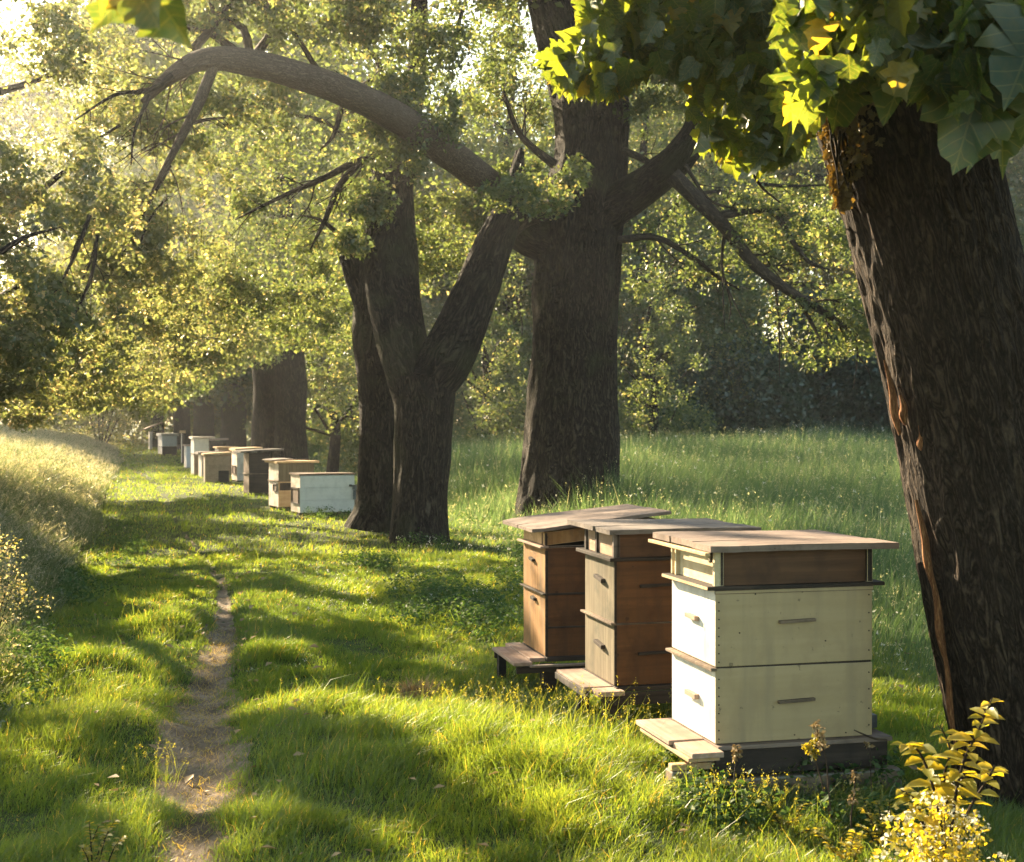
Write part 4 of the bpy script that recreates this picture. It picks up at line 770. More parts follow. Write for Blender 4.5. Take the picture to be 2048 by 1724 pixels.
def bank():
    x, y = sample(int(520000*QG), 4.0, 66, 1.35, 1.1)
    k = (x < bankx(y)+.12+.25*n2(x, y, 1.4, 81)); x, y = x[k], y[k]; n = len(x)
    d = np.clip((bankx(y)-x+.12)/np.interp(y, [4, 8, 15, 40], [.9, 1.4, 2.4, 5]), 0, 1)
    h = np.interp(y, [4, 6, 8, 12, 18, 40, 70], [.14, .30, .50, .68, .84, .95, 1.0])*(.22+.78*d)*(.6+.55*RNG.random(n))*(1+.3*n2(x, y, .8, 82))
    w = (.003+.002*RNG.random(n))*np.clip((y/5)**.85, 1, 12)
    fl = n2(x, y, .7, 83)*3; lx = .30*RNG.normal(size=n)+.25+.15*np.cos(fl); ly = .3*RNG.normal(size=n)-.1+.2*np.sin(fl)
    rnd = .45+.15*RNG.normal(size=n)+.2*n2(x, y, .45, 84); rnd[RNG.random(n) < .08] = .97
    parts = [blades(x, y, h, w, (lx, ly), rnd)]
    s = (RNG.random(n) < .22) & (h > .2); xs, ys, hs = x[s], y[s], h[s]
    parts.append(seeds(xs+lx[s]*hs*.9, ys+ly[s]*hs*.9, gz(xs, ys)+hs*.97, hs*.28, 8, .011, .93, .018))
    s = (RNG.random(n) < .10) & (y < 30); xs, ys, hs = x[s], y[s], h[s]
    a = seeds(xs, ys, gz(xs, ys)+hs*.8, hs*.6, 6, .026, .5, .03); parts.append((a[0], a[1], np.clip(.45+.2*RNG.normal(size=len(a[2])//4), 0, 1).repeat(4)))
    o = add_mesh('bank_grass', parts, M['bank']); tag(o, 'tall feathery seeding grass on the left bank of the path', 'grass', kind='stuff')
bank()
def cover():
    c = []
    for px, py, rx, ry, n in [(900, 1215, 120, 50, 170), (740, 1135, 60, 16, 40), (960, 1260, 60, 26, 50), (960, 1010, 70, 30, 60), (860, 1085, 60, 14, 36), (1030, 1160, 40, 60, 50), (640, 1040, 60, 8, 20), (1440, 1560, 90, 16, 26), (1500, 1668, 120, 12, 10), (1720, 1675, 110, 12, 16), (1395, 1640, 40, 12, 12), (1385, 1545, 40, 14, 22), (1620, 1590, 130, 14, 34), (260, 1090, 60, 40, 50), (150, 1180, 60, 60, 60), (60, 1330, 60, 80, 70)]:
        for k in range(n):
            g = G(px+random.gauss(0, .5)*rx, py+random.gauss(0, .5)*ry); c.append([g[0], g[1], float(gz([g[0]], [g[1]])[0])+random.uniform(.03, .13)])
    c = np.array(c); v, t, r = leaf_cloud(c, np.full(len(c), .085), 42, .026, flat=.8, up=.9, cull=False)
    o = add_mesh('ground_cover', [(v, t, np.clip(r+.1, 0, 1))], M['weed']); tag(o, 'low leafy weeds growing through the grass', 'weeds', kind='stuff')
cover()
def litter():
    n = 420; y = RNG.uniform(3.9, 14, n); x = np.where(RNG.random(n) < .5, pathx(y)+RNG.normal(size=n)*.22, (RNG.random(n)*2-1)*y*.35)
    z = gz(x, y)+np.where(np.abs(x-pathx(y)) < pathw(y), .015, .06); c = np.stack([x, y, z], 1)
    v, t, r = leaf_cloud(c, np.full(n, .01), 1, .042, up=2.5, cull=False); o = add_mesh('leaf_litter', [(v, t, r)], M['dry']); tag(o, 'scattered dry fallen leaves on the path and in the grass', 'leaves', kind='stuff')
litter()

# ================================================================== HIVES
def boxes(name, bs, mats, parent=None, bevel=.0025, face=None, loc=None):
    """bs: list of (x0,x1,y0,y1,z0,z1[,mat index[,dz right, dz back]]); face: {'-x':i,'-y':i} material by side"""
    bm = bmesh.new()
    for b in bs:
        x0, x1, y0, y1, z0, z1 = b[:6]; mi = b[6] if len(b) > 6 else 0; sx = b[7] if len(b) > 7 else 0; sy = b[8] if len(b) > 8 else 0
        vs = [bm.verts.new((x, y, z+sx*(x-x0)/(x1-x0)+sy*(y-y0)/(y1-y0)+random.uniform(-.0012, .0012))) for z in (z0, z1) for x, y in ((x0, y0), (x1, y0), (x1, y1), (x0, y1))]
        for q in ((3, 2, 1, 0), (4, 5, 6, 7), (0, 1, 5, 4), (1, 2, 6, 5), (2, 3, 7, 6), (3, 0, 4, 7)):
            f = bm.faces.new([vs[i] for i in q]); f.material_index = mi
    bm.normal_update()
    if face:
        for f in bm.faces:
            n = f.normal
            if n.x < -.9 and '-x' in face: f.material_index = face['-x']
            elif n.y < -.9 and '-y' in face: f.material_index = face['-y']
    if bevel: bmesh.ops.bevel(bm, geom=bm.edges[:], offset=bevel, segments=2, affect='EDGES', profile=.6)
    me = bpy.data.meshes.new(name); bm.to_mesh(me); bm.free()
    for m in mats: me.materials.append(m)
    o = link(name, me, parent, loc); return o
def eachbox(name, bs, mats, parent=None, bevel=.0025, face=None):
    return [boxes(name, [b], mats, parent, bevel, face) for b in bs]
def slab(name, x0, x1, y0, y1, z0, th, mat, parent, tilt=(0, 0), warp=.004, planks=3, round_=0.02, seed=1):
    """board roof: planks side by side with worn, slightly wavy edges"""
    bm = bmesh.new(); rs = random.Random(seed); ex = [y0]
    for k in range(1, planks): ex.append(y0+(y1-y0)*k/planks+rs.uniform(-.02, .02))
    ex.append(y1); N = 26
    for k in range(planks):
        a, b = ex[k]+(.0015 if k else 0), ex[k+1]-(.0015 if k < planks-1 else 0); dx0 = rs.uniform(-.006, .006); dx1 = rs.uniform(-.006, .006); dz = rs.uniform(-.0015, .0015); prev = None
        for i in range(N+1):
            t = i/N; x = x0+dx0+(x1+dx1-x0-dx0)*t
            inset = round_*max(0, 1-t*N/3)**2; aa = a+(inset if k == 0 else 0)+rs.uniform(-.0012, .0012); bb = b-(inset if k == planks-1 else 0)
            row = []
            for yy, zz in ((aa, 0), (bb, 0), (bb, th), (aa, th)):
                z = z0+zz+dz+tilt[0]*(x-x0)+tilt[1]*(yy-y0)+warp*math.sin(t*3.1+k)+rs.uniform(-.0006, .0006); row.append(bm.verts.new((x, yy, z)))
            if prev:
                for q in range(4): bm.faces.new((prev[q], row[q], row[(q+1) % 4], prev[(q+1) % 4]))
            else: bm.faces.new(row)
            prev = row
        bm.faces.new(prev[::-1])
    bmesh.ops.recalc_face_normals(bm, faces=bm.faces[:])
    me = bpy.data.meshes.new(name); bm.to_mesh(me); bm.free(); me.materials.append(mat); return link(name, me, parent)
R14 = math.radians(14)
def nails(pts, parent, r=.0028):
    bm = bmesh.new()
    for x, y, z, ax in pts:
        m = Matrix.Translation((x, y, z)) @ (Matrix.Rotation(math.pi/2, 4, 'X') if ax == 'y' else Matrix.Rotation(math.pi/2, 4, 'Y'))
        bmesh.ops.create_cone(bm, cap_ends=True, segments=8, radius1=r, radius2=r, depth=.002, matrix=m)
    me = bpy.data.meshes.new('nail_heads'); bm.to_mesh(me); bm.free(); me.materials.append(M['dark']); return link('nail_heads', me, parent)

def hive_one():
    L, W = .605, .435; hx, hy = HIVES[0]
    t = thing('beehive', 'cream painted two-box beehive nearest the camera with brown top section', 'beehive', (hx, hy, 0), (0, 0, R14), 'three large hives in a row')
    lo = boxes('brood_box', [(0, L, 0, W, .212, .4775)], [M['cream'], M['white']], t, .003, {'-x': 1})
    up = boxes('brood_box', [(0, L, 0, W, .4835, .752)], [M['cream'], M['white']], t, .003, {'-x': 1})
    boxes('joint_strip', [(.002, L-.004, .003, W-.004, .4765, .4845)], [M['dark']], t, 0)
    for b, z, x0 in ((lo, .345, .235), (up, .628, .238)):
        eachbox('handle', [(x0, x0+.14, -.016, .001, z, z+.011, 0, .004)], [M['batten']], b, .002)
        eachbox('handle', [(-.018, .001, .155, .255, z-.004, z+.013, 0, 0, .002)], [M['board']], b, .002)
    nails([(.012, -.0012, .23+.03*k, 'y') for k in range(8)]+[(.012, -.0012, .50+.03*k, 'y') for k in range(8)]+[(L-.014, -.0012, z, 'y') for z in (.25, .31, .38, .44, .52, .59, .655, .72)]+[(x, -.0012, z, 'y') for x, z in ((.15, .735), (.33, .738), (.45, .74), (.3, .23), (.5, .227), (.09, .60), (.42, .56))], t)
    eachbox('batten', [(-.022, .002, -.012, W+.012, .470, .482, 0), (-.004, L+.004, -.003, .001, .738, .7515, 1)], [M['batten'], M['cream']], t, .002)
    eachbox('ledge', [(-.034, L+.045, -.010, W+.02, .7525, .7655)], [M['dark'], M['pine']], t, .002, {'-x': 1})
    sp = boxes('super_box', [(.012, L-.012, .012, W-.012, .766, .8875)], [M['brown_panel'], M['cream_panel']], t, .002, {'-x': 1})
    eachbox('corner_post', [(-.004, .016, -.001, .018, .766, .8875, 0), (-.004, .016, W-.055, W-.040, .766, .8875, 0), (L-.020, L+.001, -.001, .018, .766, .8875, 1), (.0165, .030, -.001, .012, .766, .8875, 1), (-.006, .012, .040, .052, .845, .8865, 1), (-.004, .012, W-.014, W, .766, .8875, 0)], [M['cream_panel'], M['dark']], sp, .002)
    slab('roof', -.028, L+.075, -.055, .60, .888, .022, M['roof_pink'], t, (0, 0), .003, 3, .03, 3)
    boxes('roof_batten', [(-.055, -.036, -.04, .55, .877, .8885, 0)], [M['pine']], t, .002)
    fl = boxes('floor_board', [(-.002, L+.065, -.03, W+.03, .195, .2110)], [M['roof_pink']], t, .003)
    eachbox('landing_board', [(-.135, -.003, .105, W+.03, .192, .2105, 0), (-.120, -.003, -.085, .101, .186, .2045, 0), (-.128, -.012, -.07, W, .172, .1855, 1)], [M['board'], M['pine']], t, .003)
    st = eachbox('stand_beam', [(-.01, L+.05, -.02, .0, .105, .1935, 0), (-.01, L+.05, W-.02, W, .105, .1935, 0), (L+.01, L+.03, .0, W-.02, .105, .19, 0), (.02, .04, .0, W-.02, .105, .19, 0)], [M['dark']], t, .003)
    boxes('rail', [(-.165, .02, -.005, .03, .128, .152)], [M['pine']], st[0], .003)
    eachbox('foot_block', [(-.165, -.09, -.01, .06, -.05, .1275, 1), (-.03, L+.10, -.035, .03, -.05, .092, 1), (.02, L+.05, W-.05, W, -.05, .104, 0)], [M['concrete'], M['batten']], st[0], .006)
    boxes('tin_lip', [(L+.002, L+.075, .10, .30, .212, .262)], [M['metal']], t, .003)
hive_one()
def hive_two():
    L, W = .60, .435; hx, hy = HIVES[1]
    t = thing('beehive', 'grey-green fronted beehive with orange-brown side, middle of the three near hives', 'beehive', (hx, hy, 0), (0, 0, R14), 'three large hives in a row')
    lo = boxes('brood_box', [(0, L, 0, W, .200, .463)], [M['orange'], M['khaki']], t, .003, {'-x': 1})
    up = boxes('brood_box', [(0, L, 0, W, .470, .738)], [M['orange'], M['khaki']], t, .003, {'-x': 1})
    for b, z, x0 in ((lo, .33, .105), (up, .622, .115)):
        eachbox('handle', [(x0, x0+.16, -.016, .001, z, z+.012, 0, .004)], [M['dark']], b, .002)
        eachbox('handle', [(-.020, .001, .13, .245, z+.01, z+.026, 0, 0, .012)], [M['dark']], b, .002)
    boxes('corner_strip', [(-.002, .010, -.0035, .0, .201, .737)], [M['dark']], t, .001)
    eachbox('batten', [(-.020, .002, -.012, W+.012, .4635, .4735, 0), (-.001, L, -.006, .001, .4635, .4695, 1)], [M['batten'], M['dark']], t, .002)
    eachbox('ledge', [(-.024, L+.03, -.012, W+.07, .7385, .7535)], [M['dark']], t, .002)
    sp = boxes('super_box', [(.006, L-.01, .008, W-.010, .754, .8555)], [M['brown_panel'], M['tan']], t, .002, {'-x': 1}); sp.data.materials[0] = M['orange_dim'] if 'orange_dim' in M else M['brown_panel']
    eachbox('corner_post', [(-.004, .008, -.002, .020, .754, .8555, 0), (-.004, .008, .245, .268, .754, .8555, 1), (-.004, .008, W-.025, W, .754, .8555, 1), (.009, .024, -.003, .008, .754, .8555, 1)], [M['roof_grey'], M['dark']], sp, .002)
    slab('roof', -.038, L+.06, -.045, .60, .856, .020, M['roof_grey'], t, (0, 0), .003, 3, .006, 5)
    boxes('floor_board', [(-.002, L+.04, -.03, W+.03, .180, .1985)], [M['dark']], t, .003)
    eachbox('landing_board', [(-.130, -.003, .02, W+.03, .176, .197, 0), (-.100, .02, -.085, .018, .172, .193, 0)], [M['board']], t, .004)
    boxes('landing_edge', [(-.143, -.131, -.02, W+.01, .160, .192, 0)], [M['roof_grey']], t, .004)
    st = eachbox('stand_beam', [(-.06, L+.05, -.05, -.03, .125, .1795, 0), (-.06, L+.05, W-.02, W, .115, .1795, 0)], [M['dark']], t, .003)
    eachbox('leg', [(-.05, .02, -.028, .04, -.05, .1785, 0), (L-.05, L, -.028, .02, -.05, .1785, 0), (-.05, .0, W-.07, W-.022, -.05, .1785, 0), (L-.05, L, W-.07, W-.022, -.05, .1785, 0)], [M['dark']], st[0], .003)
hive_two()
def hive_three():
    L, W = .60, .44; hx, hy = HIVES[2]
    t = thing('beehive', 'amber wooden beehive with a tilted board roof, farthest left of the three near hives', 'beehive', (hx, hy, 0), (0, 0, R14), 'three large hives in a row')
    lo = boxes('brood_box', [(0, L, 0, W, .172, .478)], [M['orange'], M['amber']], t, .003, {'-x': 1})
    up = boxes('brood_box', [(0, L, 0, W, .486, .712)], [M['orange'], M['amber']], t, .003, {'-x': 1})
    eachbox('handle', [(-.018, .001, .17, .235, .44-.012, .455-.012, 0, 0, .006)], [M['dark']], lo, .002)
    eachbox('handle', [(-.018, .001, .20, .27, .625, .640, 0, 0, .006)], [M['dark']], up, .002)
    eachbox('batten', [(-.018, .002, -.010, W+.012, .478, .487, 0), (-.002, L, -.008, .001, .476, .4875, 0), (-.001, L, -.008, .001, .312, .321, 0), (-.003, .012, -.0065, .0, .175, .7, 0)], [M['dark']], t, .002)
    eachbox('ledge', [(-.030, .012, -.012, W+.02, .7125, .7235, 0), (.013, L, -.006, W, .7125, .7235, 1)], [M['board'], M['dark']], t, .002)
    sp = boxes('super_box', [(.0, L-.01, .004, W-.004, .724, .788, 0, .06)], [M['pine'], M['amber']], t, .002, {'-x': 0, '-y': 1})
    eachbox('corner_post', [(-.005, .003, .05, .058, .724, .786, 0), (-.003, .010, -.002, .006, .724, .787, 1)], [M['batten'], M['dark']], sp, .001)
    slab('roof', -.075, L+.05, -.05, .66, .790, .016, M['roof_pink'], t, (.115, .0), .004, 2, .05, 8)
    boxes('floor_board', [(-.002, L+.04, -.03, W+.03, .150, .1715)], [M['dark']], t, .003)
    eachbox('landing_board', [(-.085, -.003, -.01, W+.06, .148, .168, 0), (-.180, -.087, -.075, W-.04, .142, .160, 0, 0, .004), (-.10, .25, -.085, -.055, .135, .146, 1)], [M['board'], M['roof_grey']], t, .004)
    st = eachbox('stand_beam', [(-.16, L+.05, -.05, -.03, .10, .134, 0), (-.16, L+.05, W-.02, W, .10, .14, 0)], [M['dark']], t, .003)
    eachbox('leg', [(-.02, .05, -.028, .04, -.05, .1335, 0), (L-.05, L, -.028, .02, -.05, .13, 0), (-.15, -.11, W-.07, W-.022, -.05, .135, 0), (L-.05, L, W-.07, W-.022, -.05, .14, 0)], [M['dark']], st[0], .003)
hive_three()

def far_hive(label, cpx, bot, Y, L, W, h, ang, front, left, roof, ro=(.05, .06, .05, .06), th=.035, lift=.03, tilt=0.0, split=None, vent=None, dark_low=None, legs=False, batt=True, roof2=None):
    X = (cpx-CX)/F*Y; z0 = H-(bot-HY)/F*Y
    t = thing('far_beehive', label, 'beehive', (X, Y, z0), (0, 0, math.radians(ang)), 'hives lined up along the path farther off')
    if split:
        boxes('hive_body', [(0, L, 0, W, lift, h*split-.006, 0)], [M[front[-1]], M[left]], t, .004, {'-x': 1})
        boxes('hive_body', [(0, L, 0, W, h*split+.006, h, 0)], [M[front[0]], M[left]], t, .004, {'-x': 1})
        eachbox('batten', [(-.02, L+.008, -.012, W+.01, h*split-.006, h*split+.006)], [M['batten']], t, .002)
    else:
        n = 3; eachbox('hive_body', [(0, L, 0, W, lift+(h-lift)*k/n, lift+(h-lift)*(k+1)/n-.0015) for k in range(n)], [M[front[0]], M[left]], t, .003, {'-x': 1})
    slab('roof', -ro[0], L+ro[1], -ro[2], W+ro[3], h+.002, th, M[roof], t, (tilt, 0), .004, 2, .01, int(cpx))
    if roof2: slab('roof_sheet', -ro[0]-.03, L*.5, W*.3, W+ro[3]+.04, h+th+.006, .012, M[roof2], t, (.05, 0), .006, 1, .01, 7)
    if vent:
        y0, y1, za, zb = vent; v = boxes('vent_frame', [(-.018, -.001, y0, y1, za, za+.02), (-.018, -.001, y0, y1, zb-.02, zb), (-.018, -.001, y0, y0+.02, za+.021, zb-.021), (-.018, -.001, y1-.02, y1, za+.021, zb-.021)], [M['dark']], t, .002)
        boxes('mesh_panel', [(-.007, -.001, y0+.021, y1-.021, za+.021, zb-.021)], [M['umber']], v, 0)
    if dark_low: boxes('entrance', [(dark_low[0], dark_low[1], -.006, .002, dark_low[2], dark_low[3])], [M['dark']], t, .001)
    eachbox('base_rail', [(-.02, L*.2, -.02, .05, -.06, lift-.001), (L*.7, L, .0, .06, -.06, lift-.001), (0, L*.2, W-.08, W-.02, -.06, lift-.001)], [M['dark']], t, .003)
    return t
far_hive('white box hive nearest the forked tree with a thin pinkish lid', 600, 1033, 19.6, .80, .46, .57, 25, ['bluewhite'], 'offwhite', 'umber', (.015, .015, .02, .04), .022, .05, vent=(.03, .40, .17, .40))
far_hive('weathered khaki and pine hive just left of the white box hive', 557, 1021, 20.9, .55, .55, .70, 25, ['khaki', 'pine'], 'offwhite', 'pine', (.03, .07, .04, .12), .03, .05, split=.62, vent=(.05, .26, .28, .40), roof2='roof_grey', dark_low=(.02, .5, .30, .41))
far_hive('tall dark brown hive with a wide overhanging lid, left of the khaki hive', 498, 990, 24.6, .36, .42, .74, 24, ['dark'], 'umber', 'roof_grey', (.16, .26, .05, .12), .03, .03, split=.5, tilt=.05)
far_hive('pale hive with a high tilted back board, behind the dark brown hive', 474, 966, 29.0, .42, .5, .66, 24, ['offwhite'], 'offwhite', 'pine', (.04, .1, .04, .1), .05, .05, tilt=.05, vent=(.08, .40, .18, .36))
far_hive('tan slatted hive with amber lid and dark opening, left of the dark brown hive', 410, 971, 28.6, .50, .45, .61, 16, ['tan'], 'batten', 'pine', (.04, .03, .04, .05), .035, .02, tilt=.06, dark_low=(.27, .48, .05, .30))
far_hive('tall pale hive with a flat cream lid, behind the tan slatted hive', 388, 957, 32.5, .34, .45, .92, 22, ['bluewhite', 'tan'], 'offwhite', 'offwhite', (.04, .14, .05, .08), .045, .04, split=.62)
far_hive('low pinkish hive with a humped grey lid, wedged behind the tan slatted hive', 403, 958, 31.0, .40, .40, .54, 22, ['offwhite'], 'offwhite', 'roof_grey', (.08, .1, .05, .1), .05, .03, tilt=.03)
far_hive('small dark hive with a thin pinkish lid in front of the far tree trunks', 420, 921, 38, .36, .36, .52, 20, ['dark'], 'umber', 'board', (.2, .14, .05, .05), .05, .03, tilt=.05)
far_hive('narrow tall hive with an orange top edge, right of the two farthest hives', 364, 928, 42, .07, .5, .92, 16, ['dark'], 'offwhite', 'pine', (.05, .03, .03, .03), .08, .03)
far_hive('white hive with a pinkish lid, just right of the narrow tall hive', 373, 937, 39.0, .34, .42, .62, 22, ['bluewhite'], 'offwhite', 'board', (.04, .05, .04, .05), .04, .03)
far_hive('plain tan hive half hidden between the tall pale hive and the dark brown hive', 437, 952, 33.5, .42, .45, .66, 22, ['tan'], 'offwhite', 'pine', (.04, .05, .04, .05), .035, .03)
far_hive('wide pale hive with a thick lid, second from the far end', 324, 910, 52, .56, .62, .70, 28, ['bluewhite', 'dark'], 'offwhite', 'offwhite', (.05, .04, .05, .05), .10, .03, split=.45)
far_hive('farthest hive at the end of the row with a lid sloping upward', 299, 900, 60, .12, .5, .78, 20, ['offwhite'], 'offwhite', 'board', (.4, .6, .05, .05), .05, .03, tilt=.4)
fb = P(706, 1012, 19.9)
t = thing('feeder_tray', 'small dark tin tray on a post beside the white box hive', 'feeder', (fb[0], fb[1], 0), (0, 0, .4))
boxes('tray', [(0, .20, 0, .16, .36, .41, 0), (-.02, .24, -.02, .18, .411, .425, 1), (-.05, -.021, -.02, .03, .405, .435, 1), (0.0, .04, -.01, 0, .22, .358, 0)], [M['metal'], M['dark']], t, .004)
boxes('post', [(.06, .18, .03, .13, -.05, .359)], [M['dark']], t, .004)

# ================================================================== SMALL PLANTS
def oval_leaves(P0, tip, nrm, size, wd=.5, rn=None):
    tpl = np.array([(0, 0), (.3, .18), (.5, .45), (.34, .75), (0, 1), (-.34, .75), (-.5, .45), (-.3, .18)]); NT = 8; n = len(P0)
    tip = tip/np.linalg.norm(tip, axis=1)[:, None]; nrm = nrm-tip*np.sum(nrm*tip, 1)[:, None]; nrm /= np.linalg.norm(nrm, axis=1)[:, None]; sd = np.cross(tip, nrm)
    x = tpl[None, :, 0]*wd*(.9+.2*RNG.random((n, 1))); y = np.repeat(tpl[None, :, 1], n, 0); z = .5*np.abs(x)-.22*y**2; s = size[:, None]
    v = P0[:, None]+(x*s)[..., None]*sd[:, None]+(y*s)[..., None]*tip[:, None]+(z*s)[..., None]*nrm[:, None]
    mid = P0[:, None]+(.5*s)[..., None]*tip[:, None]-(.055*s)[..., None]*nrm[:, None]; v = np.concatenate([v, mid], 1)
    i = np.arange(n)[:, None]*(NT+1); j = np.arange(NT)[None]; t_ = np.stack([i+j, i+(j+1) % NT, i+NT+0*j], -1).reshape(-1, 3)
    r = np.clip(.45+.25*RNG.normal(size=n), 0, 1) if rn is None else np.full(n, rn)
    return v.reshape(-1, 3), t_, np.repeat(r, NT+1)
def sapling():
    Y = 3.7; root = tuple([P(1900, 1700, Y)[0], Y, 0]); t = thing('sapling', 'young sapling with bright yellow-green leaves at the foot of the leaning trunk', 'sapling', root)
    stems = [([(1900, 1790), (1905, 1640), (1925, 1530), (1955, 1465), (1985, 1395)], 17), ([(1898, 1780), (1880, 1640), (1862, 1560), (1835, 1500), (1800, 1488)], 11), ([(1902, 1780), (1900, 1650), (1888, 1560), (1900, 1500), (1880, 1450)], 8), ([(1893, 1790), (1850, 1660), (1830, 1600), (1800, 1580)], 8), ([(1905, 1780), (1930, 1640), (1975, 1560), (1990, 1530)], 7)]
    sb = Tube(); A = []; Tp = []; S_ = []
    for k, (q, n) in enumerate(stems):
        pts = [P(a, b, Y+.04*k-.05) for a, b in q]; sb.add(pts, [.005, .0045, .004, .003, .0015][:len(pts)] , 7, 8, .1, 0, k)
        c = catmull(pts, 12); L = len(c)
        for j in range(n):
            i = int(L*(.35+.64*j/n)); a = j*2.4+k
            for s in (-1, 1):
                A.append(c[i]); Tp.append([s*math.cos(a)*.9+(.2 if s > 0 else -.2), math.sin(a)*s*.8-.2, .25-.35*random.random()]); S_.append(random.uniform(.05, .078)*(1-.4*j/n)+.006)
    each(sb, 'stem', M['twig'], t, root); n = len(A)
    Tp = np.array(Tp); nr = np.c_[RNG.normal(size=n)*.25, -.25+.2*RNG.normal(size=n), np.ones(n)]
    build_crown('foliage', [oval_leaves(np.array(A), Tp, nr, np.array(S_), .55)], M['leaf_yellow'], t, root)
sapling()
def flower_bush():
    Y = 3.75; c = P(1880, 1680, Y); root = (c[0], Y, 0); t = thing('flowering_bush', 'low bush covered in small creamy blossom in the bottom right corner', 'bush', root)
    cs = []
    for a, b, r, n in [(1885, 1660, 75, 34), (1840, 1730, 80, 34), (1930, 1720, 60, 24), (1895, 1600, 45, 10), (1830, 1800, 110, 36), (1950, 1810, 90, 26)]:
        for k in range(n): cs.append(P(a+random.gauss(0, .5)*r, b+random.gauss(0, .5)*r, Y+random.gauss(0, .09)))
    cs = np.array(cs); cs = cs[cs[:, 2] > .02]
    v = leaf_cloud(cs, np.full(len(cs), .04), 15, .018, cull=False, up=.4); build_crown('foliage', [(v[0], v[1], np.clip(v[2], 0, 1))], M['leaf_yellow'], t, root)
    top = cs[RNG.random(len(cs)) < .55]; b = leaf_cloud(top+np.array([0, -.01, .02]), np.full(len(top), .028), 14, .010, cull=False, up=1.0, aspect=1.0)
    build_crown('blossom', [b], M['petal'], t, root)
    tb = Tube()
    for k in range(14):
        e = cs[int(RNG.integers(len(cs)))]; s = np.array([root[0]+random.gauss(0, .04), root[1]+random.gauss(0, .04), 0]); tb.add([s, s*.5+e*.5+np.array([0, 0, .03]), e], [.004, .003, .001], 5, 4, 0, 0, k)
    each(tb, 'stem', M['twig'], t, root)
flower_bush()
def stalk(label, q, Y, heads, col='dry', w=.0032):
    g = P(*q[0], Y); root = (g[0], Y, 0); t = thing('dry_stalk', label, 'stalk', root, group='dead flower stalks in front of the cream hive')
    tb = Tube(); pts = [np.array([g[0]+.01, Y, -.01])]+[P(a, b, Y) for a, b in q]; tb.add(pts, [w]+[w*.9*(1-.5*i/len(q)) for i in range(len(q))], 6, 8, .15, 0, int(q[0][0]))
    tb.build('stem', M['limb'], t, root)
    heads = [(a, b, n+2) for a, b, n in heads]
    a_ = [P(a, b, Y) for a, b, n in heads]; cs = np.array([p_ for p_, h_ in zip(a_, heads) for _ in range(h_[2])]+[p_*(1-k/4)+q_*k/4 for p_, q_ in zip(a_, a_[1:]) for k in (1, 2, 3)]); heads = [(0, 0, len(cs))]
    cs = cs+RNG.normal(size=(sum(h[2] for h in heads), 3))*.004
    v = leaf_cloud(cs, np.full(len(cs), .009), 7, .014, cull=False); build_crown('seed_head', [v], M[col], t, root)
stalk('straight dead stalk with knobbly tip before the near corner of the cream hive', [(1466, 1590), (1470, 1540), (1474, 1492)], 4.6, [(1474, 1498, 5), (1470, 1512, 3)])
stalk('tallest dead stalk with a dark bud above the bottom edge of the cream hive', [(1672, 1690), (1660, 1610), (1652, 1520), (1638, 1475), (1632, 1448)], 4.45, [(1632, 1450, 4), (1640, 1470, 4), (1646, 1490, 3)])
stalk('leaning dead stalk with withered yellow leaves in front of the cream hive', [(1662, 1640), (1645, 1570), (1630, 1510), (1636, 1480)], 4.5, [(1622, 1500, 7), (1635, 1480, 6), (1612, 1492, 3), (1630, 1510, 4)], 'leaf_yellow')
stalk('short dead stalk under the right half of the cream hive', [(1702, 1640), (1708, 1590), (1712, 1545)], 4.4, [(1712, 1550, 3), (1705, 1600, 3)])
stalk('thin pale stalk standing before the stand at the right of the cream hive', [(1742, 1560), (1741, 1520), (1740, 1488)], 4.7, [(1740, 1490, 2)], w=.002)
def weed(label, px, py, Y, hh, n, mat='leaf_yellow'):
    g = P(px, py, Y); root = (g[0], Y, 0); t = thing('leafy_weed', label, 'weed', root, group='sunlit weeds along the lower edge of the picture')
    tb = Tube(); A = []; Tp = []
    for k in range(n):
        e = np.array([g[0]+random.gauss(0, .05), Y+random.gauss(0, .05), hh*random.uniform(.6, 1)]); s = np.array([g[0]+random.gauss(0, .015), Y, -.01]); m = s*.5+e*.5+np.array([0, 0, .02]); tb.add([s, m, e], [.0025, .002, .001], 5, 5, 0, 0, k)
        c = catmull([s, m, e], 8)
        for j in range(4, len(c)):
            for q in range(2): a = random.uniform(0, 6.28); A.append(c[j]); Tp.append([math.cos(a), math.sin(a), .3])
    each(tb, 'stem', M['twig'], t, root); A = np.array(A); N = len(A)
    build_crown('foliage', [oval_leaves(A, np.array(Tp), np.c_[RNG.normal(size=(N, 2))*.3, np.ones(N)], RNG.uniform(.014, .026, N), .6)], M[mat], t, root)
weed('leafy weed between the stalks and the sapling', 1760, 1660, 4.35, .17, 7); weed('small weed left of the tallest dead stalk', 1570, 1650, 4.45, .13, 5); weed('weed clump with yellow leaves left of the sapling', 1700, 1700, 4.2, .13, 6)
weed('yellow-green weed at the bottom edge left of the path', 190, 1800, 4.12, .17, 6); weed('dark leafy tuft under the left foot of the cream hive', 1395, 1600, 4.72, .13, 9, 'leaf_far')
